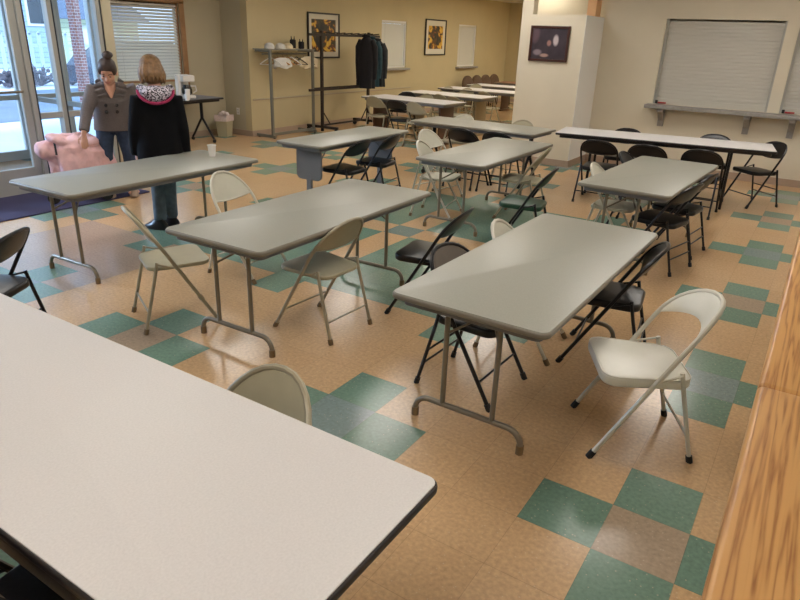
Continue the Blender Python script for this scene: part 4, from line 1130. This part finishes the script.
jk.loft([(F2(0.06, 0, 0.655), F2.v(0.205, 0, 0), F2.v(0, 0.15, 0)), (F2(0.06, 0, 0.80), F2.v(0.195, 0, 0), F2.v(0, 0.145, 0)), (F2(0.07, 0, 0.97), F2.v(0.185, 0, 0), F2.v(0, 0.125, 0)), (F2(0.075, 0, 1.10), F2.v(0.18, 0, 0), F2.v(0, 0.13, 0)), (F2(0.075, 0, 1.20), F2.v(0.175, 0, 0), F2.v(0, 0.12, 0)), (F2(0.075, 0, 1.25), F2.v(0.155, 0, 0), F2.v(0, 0.095, 0)), (F2(0.07, 0, 1.30), F2.v(0.10, 0, 0), F2.v(0, 0.075, 0))], 28)
for A in (aL, aR): tube_e(jk, [A[0] + Vector((0, 0, 0.02)), A[0].lerp(A[1], 0.5), A[1], A[1].lerp(A[2], 0.6), A[2]], [0.080, 0.074, 0.064, 0.056, 0.052], 16)
remesh(jk.build('jacket', M['jacket'], p2), 0.011, 5)
# hood lying on the back: patterned pouch with magenta lining at its edge
hd = MB()
hd.ball(F2(0.07, -0.085, 1.255), (0.135, 0.085, 0.060), Matrix.Rotation(math.atan2(0.80, 0.60), 3, 'Z'))
hd.ball(F2(0.07, -0.105, 1.22), (0.10, 0.055, 0.05), Matrix.Rotation(math.atan2(0.80, 0.60), 3, 'Z'))
for sx in (-1, 1): hd.tube([F2(0.07 + sx * 0.06, -0.10, 1.26), F2(0.07 + sx * 0.125, -0.03, 1.285), F2(0.07 + sx * 0.09, 0.06, 1.26)], [0.045, 0.040, 0.03], 12)
remesh(hd.build('hood', M['hood'], p2), 0.009, 4)
ed = [F2(0.07 + 0.150 * math.cos(a), -0.165 + 0.12 * (math.sin(a) + 1), 1.270 + 0.100 * math.sin(a)) for a in [PI + PI * i / 16 for i in range(17)]]
MB().tube(ed, 0.013, 10).build('hood_lining', M['magenta'], p2)
j = MB()
j.loft([(F2(0.06, 0, 0.85), F2.v(0.165, 0, 0), F2.v(0, 0.12, 0)), (F2(0.06, 0, 0.70), F2.v(0.175, 0, 0), F2.v(0, 0.115, 0))], 20)
for LG in legs2: tube_e(j, [LG[0], LG[0].lerp(LG[1], 0.5), LG[1], LG[1].lerp(LG[2], 0.5), LG[2] + Vector((0, 0, 0.0))], [0.095, 0.082, 0.062, 0.058, 0.060], 14)
remesh(j.build('jeans', M['jeanspale'], p2), 0.012, 4)
for LG in legs2:
    MB().loft([(LG[2] + F2.v(0, 0.0, 0.03), F2.v(0.045, 0, 0), F2.v(0, 0.055, 0)), (LG[2] + F2.v(-0.025, 0.02, -0.04), F2.v(0.028, 0.037, 0), F2.v(-0.085, 0.065, 0)), (LG[2] + F2.v(-0.04, 0.03, -0.065), F2.v(0.03, 0.04, 0), F2.v(-0.105, 0.08, 0)), (LG[2] + F2.v(-0.04, 0.03, -0.088), F2.v(0.03, 0.04, 0), F2.v(-0.105, 0.08, 0))], 18).build('shoe', M['shoe'], p2)

# ---- stroller under a pink blanket
st_ = thing('stroller', (-6.40, 1.68, 0), 62, 'pale stroller mostly hidden under the pink fleece blanket by the glass door', 'stroller')
for sx in (-1, 1):
    MB().tube([(0.26 * 1, sx * 0.22, 0.10), (0.10, sx * 0.20, 0.26), (-0.04, sx * 0.17, 0.40)], 0.011, 8).build('frame_tube', M['whitesteel'], st_)
    MB().tube([(-0.26, sx * 0.22, 0.10), (0.12, sx * 0.22, 0.44)], 0.011, 8).build('frame_tube', M['whitesteel'], st_)
    for x in (0.26, -0.26): MB().lathe([(0.03, -0.012), (0.06, -0.014), (0.065, 0), (0.06, 0.014), (0.03, 0.012)], seg=16).xf(Matrix.Translation((x, sx * 0.235, 0.075)) @ Matrix.Rotation(PI / 2, 4, 'X')).build('wheel', M['rubber'], st_)
MB().box((0.04, 0, 0.42), (0.30, 0.32, 0.10), bevel=0.04, seg=3).build('seat', M['greycloth'], st_)
bl = MB()
NR, NS = 16, 64; rings = []
for q in range(NR + 1):
    f = q / NR; z = 0.70 - 0.56 * f ** 1.25
    gx = 0.30 * min(1, (f * 3.2)) ** 0.5 + 0.04 * f; gy = 0.24 * min(1, (f * 3.2)) ** 0.5 + 0.03 * f
    rings.append([])
    for k in range(NS):
        a = 2 * PI * k / NS
        w = 1 + 0.09 * f * math.sin(6 * a + 2.2 * math.sin(2 * a)) + 0.05 * f * math.sin(11 * a + 1)
        rings[-1].append(bl.bm.verts.new((0.03 + 0.09 * f + gx * math.cos(a) * w, gy * math.sin(a) * w, z + 0.02 * math.sin(3 * a + 4 * f) - 0.05 * max(0, math.cos(a)) * f)))
for A, B in zip(rings, rings[1:]):
    for k in range(NS): bl.bm.faces.new((A[k], A[(k + 1) % NS], B[(k + 1) % NS], B[k]))
bl.bm.faces.new(rings[0]); bl.bm.faces.new(list(reversed(rings[-1])))
bl.ball((-0.25, 0.0, 0.54), (0.12, 0.17, 0.10), u=30, v=18)
bl.ball((-0.10, -0.05, 0.64), (0.16, 0.17, 0.055), Matrix.Rotation(0.35, 3, 'Y'), u=30, v=18)
bl.ball((0.12, -0.12, 0.60), (0.15, 0.10, 0.05), Matrix.Rotation(-0.3, 3, 'Y'), u=30, v=18)
o = bl.build('pink_blanket', M['pink']); o.location = (-6.40, 1.68, 0.0); o.rotation_euler = (0, 0, math.radians(62))
remesh(o, 0.012, 3)
tx = bpy.data.textures.new('folds', 'CLOUDS'); tx.noise_scale = 0.12
dm = o.modifiers.new('folds', 'DISPLACE'); dm.texture = tx; dm.strength = 0.045; dm.mid_level = 0.5; dm.texture_coords = 'LOCAL'
tag(o, 'rumpled pink fleece blanket the leaning woman is touching', 'blanket')
o = MB().tube([(-0.17, 0.20 * math.cos(a), 0.50 + 0.155 * math.sin(a)) for a in [PI * i / 14 for i in range(15)]], (0.010), 8).build('carrier_strap', M['greycloth']); o.location = (-6.40, 1.68, 0.015); o.rotation_euler = (0, 0, math.radians(62))
tag(o, 'dark strap lying over the pink blanket', 'strap')

# ------------------------------------------------------------------ outside
struct(MB().slab([(-60, -40), (-9.2, -40), (-9.2, 60), (-60, 60)], -0.15, -0.03).build('trim_8', M['snow'], smooth=False))
o = MB().slab([(-19, -40), (-13, -40), (-13, 60), (-19, 60)], -0.03, -0.015).build('street', M['asphalt'], smooth=False); tag(o, 'pale bluish street seen through the entrance glass', 'street', kind='structure')
o = MB().box((-12.6, 5.82, 1.6), (0.17, 0.17, 3.26)).build('brick_pillar', M['brick'], smooth=False); tag(o, 'brick pillar outside the entrance glass', 'pillar')
ho = thing('house', (-31, 12.6, 0), 0, 'blue-grey sided house across the street behind the entrance glass', 'house')
MB().box((0, 0, 2.4), (5, 4.2, 4.9)).build('wall', M['sideblue'], ho, smooth=False)
for (y, z) in ((1.55, 2.3), (-0.8, 2.3)):
    wf = MB().box((2.52, y, z), (0.06, 0.9, 1.3)).build('window', M['white'], ho, smooth=False)
    MB().box((2.56, y, z), (0.04, 0.7, 1.1)).build('pane', M['carglass'], wf, smooth=False)
rf = MB(); rf.slab([(-2.9, 0), (2.9, 0), (0, 1.9)], -2.4, 2.4).xf(Matrix.Translation((0, 0, 4.85)) @ Matrix.Rotation(PI / 2, 4, 'X')); rf.build('roof', M['roof'], ho, smooth=False)
hb = thing('garage', (-33, 18.2, 0), 0, 'pale yellow garage with grey roof seen through the right entrance pane', 'house')
MB().box((0, 0, 0.98), (5, 4.6, 2.02)).build('wall', M['sideyellow'], hb, smooth=False)
MB().box((2.52, -0.2, 0.85), (0.05, 2.4, 1.75)).build('garage_door', M['white'], hb, smooth=False)
rf = MB(); rf.slab([(-3.0, 0), (3.0, 0), (0, 1.6)], -2.7, 2.7).xf(Matrix.Translation((0, 0, 2.0)) @ Matrix.Rotation(PI / 2, 4, 'X')); rf.build('roof', M['roof'], hb, smooth=False)
pf = thing('picket_fence', (-21.5, 0, 0), 0, 'tall pale picket fence beyond the street', 'fence')
for i in range(26):
    m_ = MB(); y = 6.2 + i * 0.30
    m_.box((0, y, 0.72), (0.05, 0.11, 1.5)); m_.box((0, y, 1.47), (0.05, 0.08, 0.08), rot=Matrix.Rotation(PI / 4, 3, 'X'))
    m_.build('picket', M['picket'], pf, smooth=False)
MB().box((-0.05, 10, 0.5), (0.04, 7.8, 0.1)).build('rail', M['picket'], pf, smooth=False); MB().box((-0.05, 10, 1.1), (0.04, 7.8, 0.1)).build('rail', M['picket'], pf, smooth=False)
def shrub(x, y, s, label):
    m_ = MB(); rnd = random.Random(int(x * 10 + y * 7))
    for i in range(46):
        a = rnd.uniform(0, 2 * PI); e = rnd.uniform(0.2, 1.4)
        d = Vector((math.cos(a) * math.cos(e), math.sin(a) * math.cos(e), math.sin(e))) * s * rnd.uniform(0.7, 1.1)
        m_.tube([(0, 0, 0), d * 0.5 + Vector((0, 0, 0.05)), d], [0.02 * s, 0.03 * s, 0.01 * s], 5)
        m_.ball(d * 0.8, (0.12 * s, 0.12 * s, 0.1 * s), u=6, v=4)
    o = m_.build('winter_shrub', M['hedge']); o.location = (x, y, -0.03); tag(o, label, 'shrub', 'winter shrubs in front of the fence')
for i, (x, y) in enumerate(((-20.3, 8.3), (-20.4, 9.3), (-20.2, 10.2), (-20.3, 11.2), (-20.5, 12.5))):
    shrub(x, y, 0.62, ['bare brownish winter shrub before the fence, leftmost', 'bare brownish winter shrub before the fence, second from left', 'bare brownish winter shrub before the fence, middle one', 'bare brownish winter shrub before the fence, fourth from left', 'bare brownish winter shrub before the fence, rightmost'][i])
car = thing('car', (-17.8, 11.3, -0.015), 90, 'dark blue parked car seen through the right entrance pane', 'car')
def carpro(pts, w): 
    return MB().slab(pts, -w, w, 0.04).xf(Matrix.Rotation(PI / 2, 4, 'X'))
carpro([(-2.1, 0.25), (2.1, 0.25), (2.2, 0.55), (2.0, 0.80), (1.1, 0.92), (-1.9, 0.95), (-2.15, 0.7)], 0.85).build('car_body', M['carpaint'], car)
carpro([(1.15, 0.90), (0.45, 1.38), (-1.1, 1.42), (-1.75, 0.93)], 0.72).build('car_cabin', M['carglass'], car)
for x in (-1.3, 1.35):
    for sy in (-1, 1): MB().lathe([(0.12, -0.1), (0.3, -0.1), (0.32, -0.05), (0.32, 0.05), (0.3, 0.1), (0.12, 0.1)], seg=20).xf(Matrix.Translation((x, sy * 0.78, 0.32)) @ Matrix.Rotation(PI / 2, 4, 'X')).build('wheel', M['rubber'], car)

# ------------------------------------------------------------------ light
wd = bpy.data.worlds.new('world'); bpy.context.scene.world = wd; wd.use_nodes = True
bg = wd.node_tree.nodes['Background']; bg.inputs[0].default_value = (0.66, 0.82, 1.0, 1); bg.inputs[1].default_value = 2.6
sn = bpy.data.lights.new('sun', 'SUN'); sn.energy = 3.6; sn.angle = math.radians(8); sn.color = (1.0, 0.95, 0.88)
so = bpy.data.objects.new('sun', sn); C.objects.link(so); so.rotation_euler = (math.radians(50), 0, math.radians(60))
# daylight entering through the glazing
def area(name, loc, rot, sx, sy, e, col):
    l = bpy.data.lights.new(name, 'AREA'); l.shape = 'RECTANGLE'; l.size = sx; l.size_y = sy; l.energy = e; l.color = col
    o = bpy.data.objects.new(name, l); C.objects.link(o); o.location = loc; o.rotation_euler = rot; return o
#area('daylight_entrance', (-9.3, 0.2, 1.5), (0, math.radians(-90), 0), 2.6, 4.6, 300, (0.62, 0.80, 1.0))
#area('daylight_window', (-9.35, 4.74, 1.5), (0, math.radians(-90), 0), 1.2, 1.3, 25, (0.75, 0.88, 1.0))
EM = mat('lamp_diffuser', (1, 1, 1, 1), 0.5, emis=(1.0, 0.945, 0.875, 1), estr=11.8)
EM2 = mat('lamp_diffuser_warm', (1, 1, 1, 1), 0.5, emis=(1.0, 0.92, 0.76, 1), estr=13.0)
def troffer(x, y, label, e):
    t = thing('ceiling_light', (x, y, H), 0, label, 'ceiling light', 'recessed ceiling lights')
    f = MB()
    for sx in (-1, 1): f.box((sx * 0.295, 0, -0.01), (0.03, 1.22, 0.02)); f.box((0, sx * 0.60, -0.01), (0.56, 0.03, 0.02))
    f.build('frame', M['white'], t, smooth=False)
    MB().box((0, 0, -0.008), (0.56, 1.17, 0.01)).build('diffuser', e, t, smooth=False)
    return t
k0 = None
for i, x in enumerate((-6.3, -3.5, -0.7, 2.1)):
    for jj, y in enumerate((-2.4, 0.6, 3.6, 6.4)):
        if k0 is None: k0 = troffer(x, y, 'recessed rectangular ceiling light of the main room', EM)
        else: dup(k0, (x, y, H), 0, 'recessed rectangular ceiling light of the main room', 'recessed ceiling lights')
k1 = troffer(-6.2, 9.6, 'unseen recessed rectangular ceiling light of the far room', EM2)
for x, y in ((-4.2, 9.6), (-6.2, 12.2), (-4.2, 12.2), (-6.2, 14.5), (-4.2, 14.5), (-3.7, 16.3), (-4.4, 16.3)): dup(k1, (x, y, H), 0, 'unseen recessed rectangular ceiling light of the far room', 'recessed ceiling lights')  # last two are hidden lamps added to brighten the far wall

sp = bpy.data.lights.new('added_daylight_spot', 'SPOT'); sp.energy = 6000; sp.color = (0.62, 0.78, 1.0); sp.spot_size = math.radians(60); sp.spot_blend = 0.5; sp.shadow_soft_size = 1.2  # unseen spot added outside to strengthen bluish daylight on the floor
spo = bpy.data.objects.new('added_daylight_spot', sp); C.objects.link(spo); spo.location = (-14, -3.2, 4.2)
spo.rotation_euler = (Vector((-5.0, 1.2, 0)) - Vector((-14, -3.2, 4.2))).to_track_quat('-Z', 'Y').to_euler()
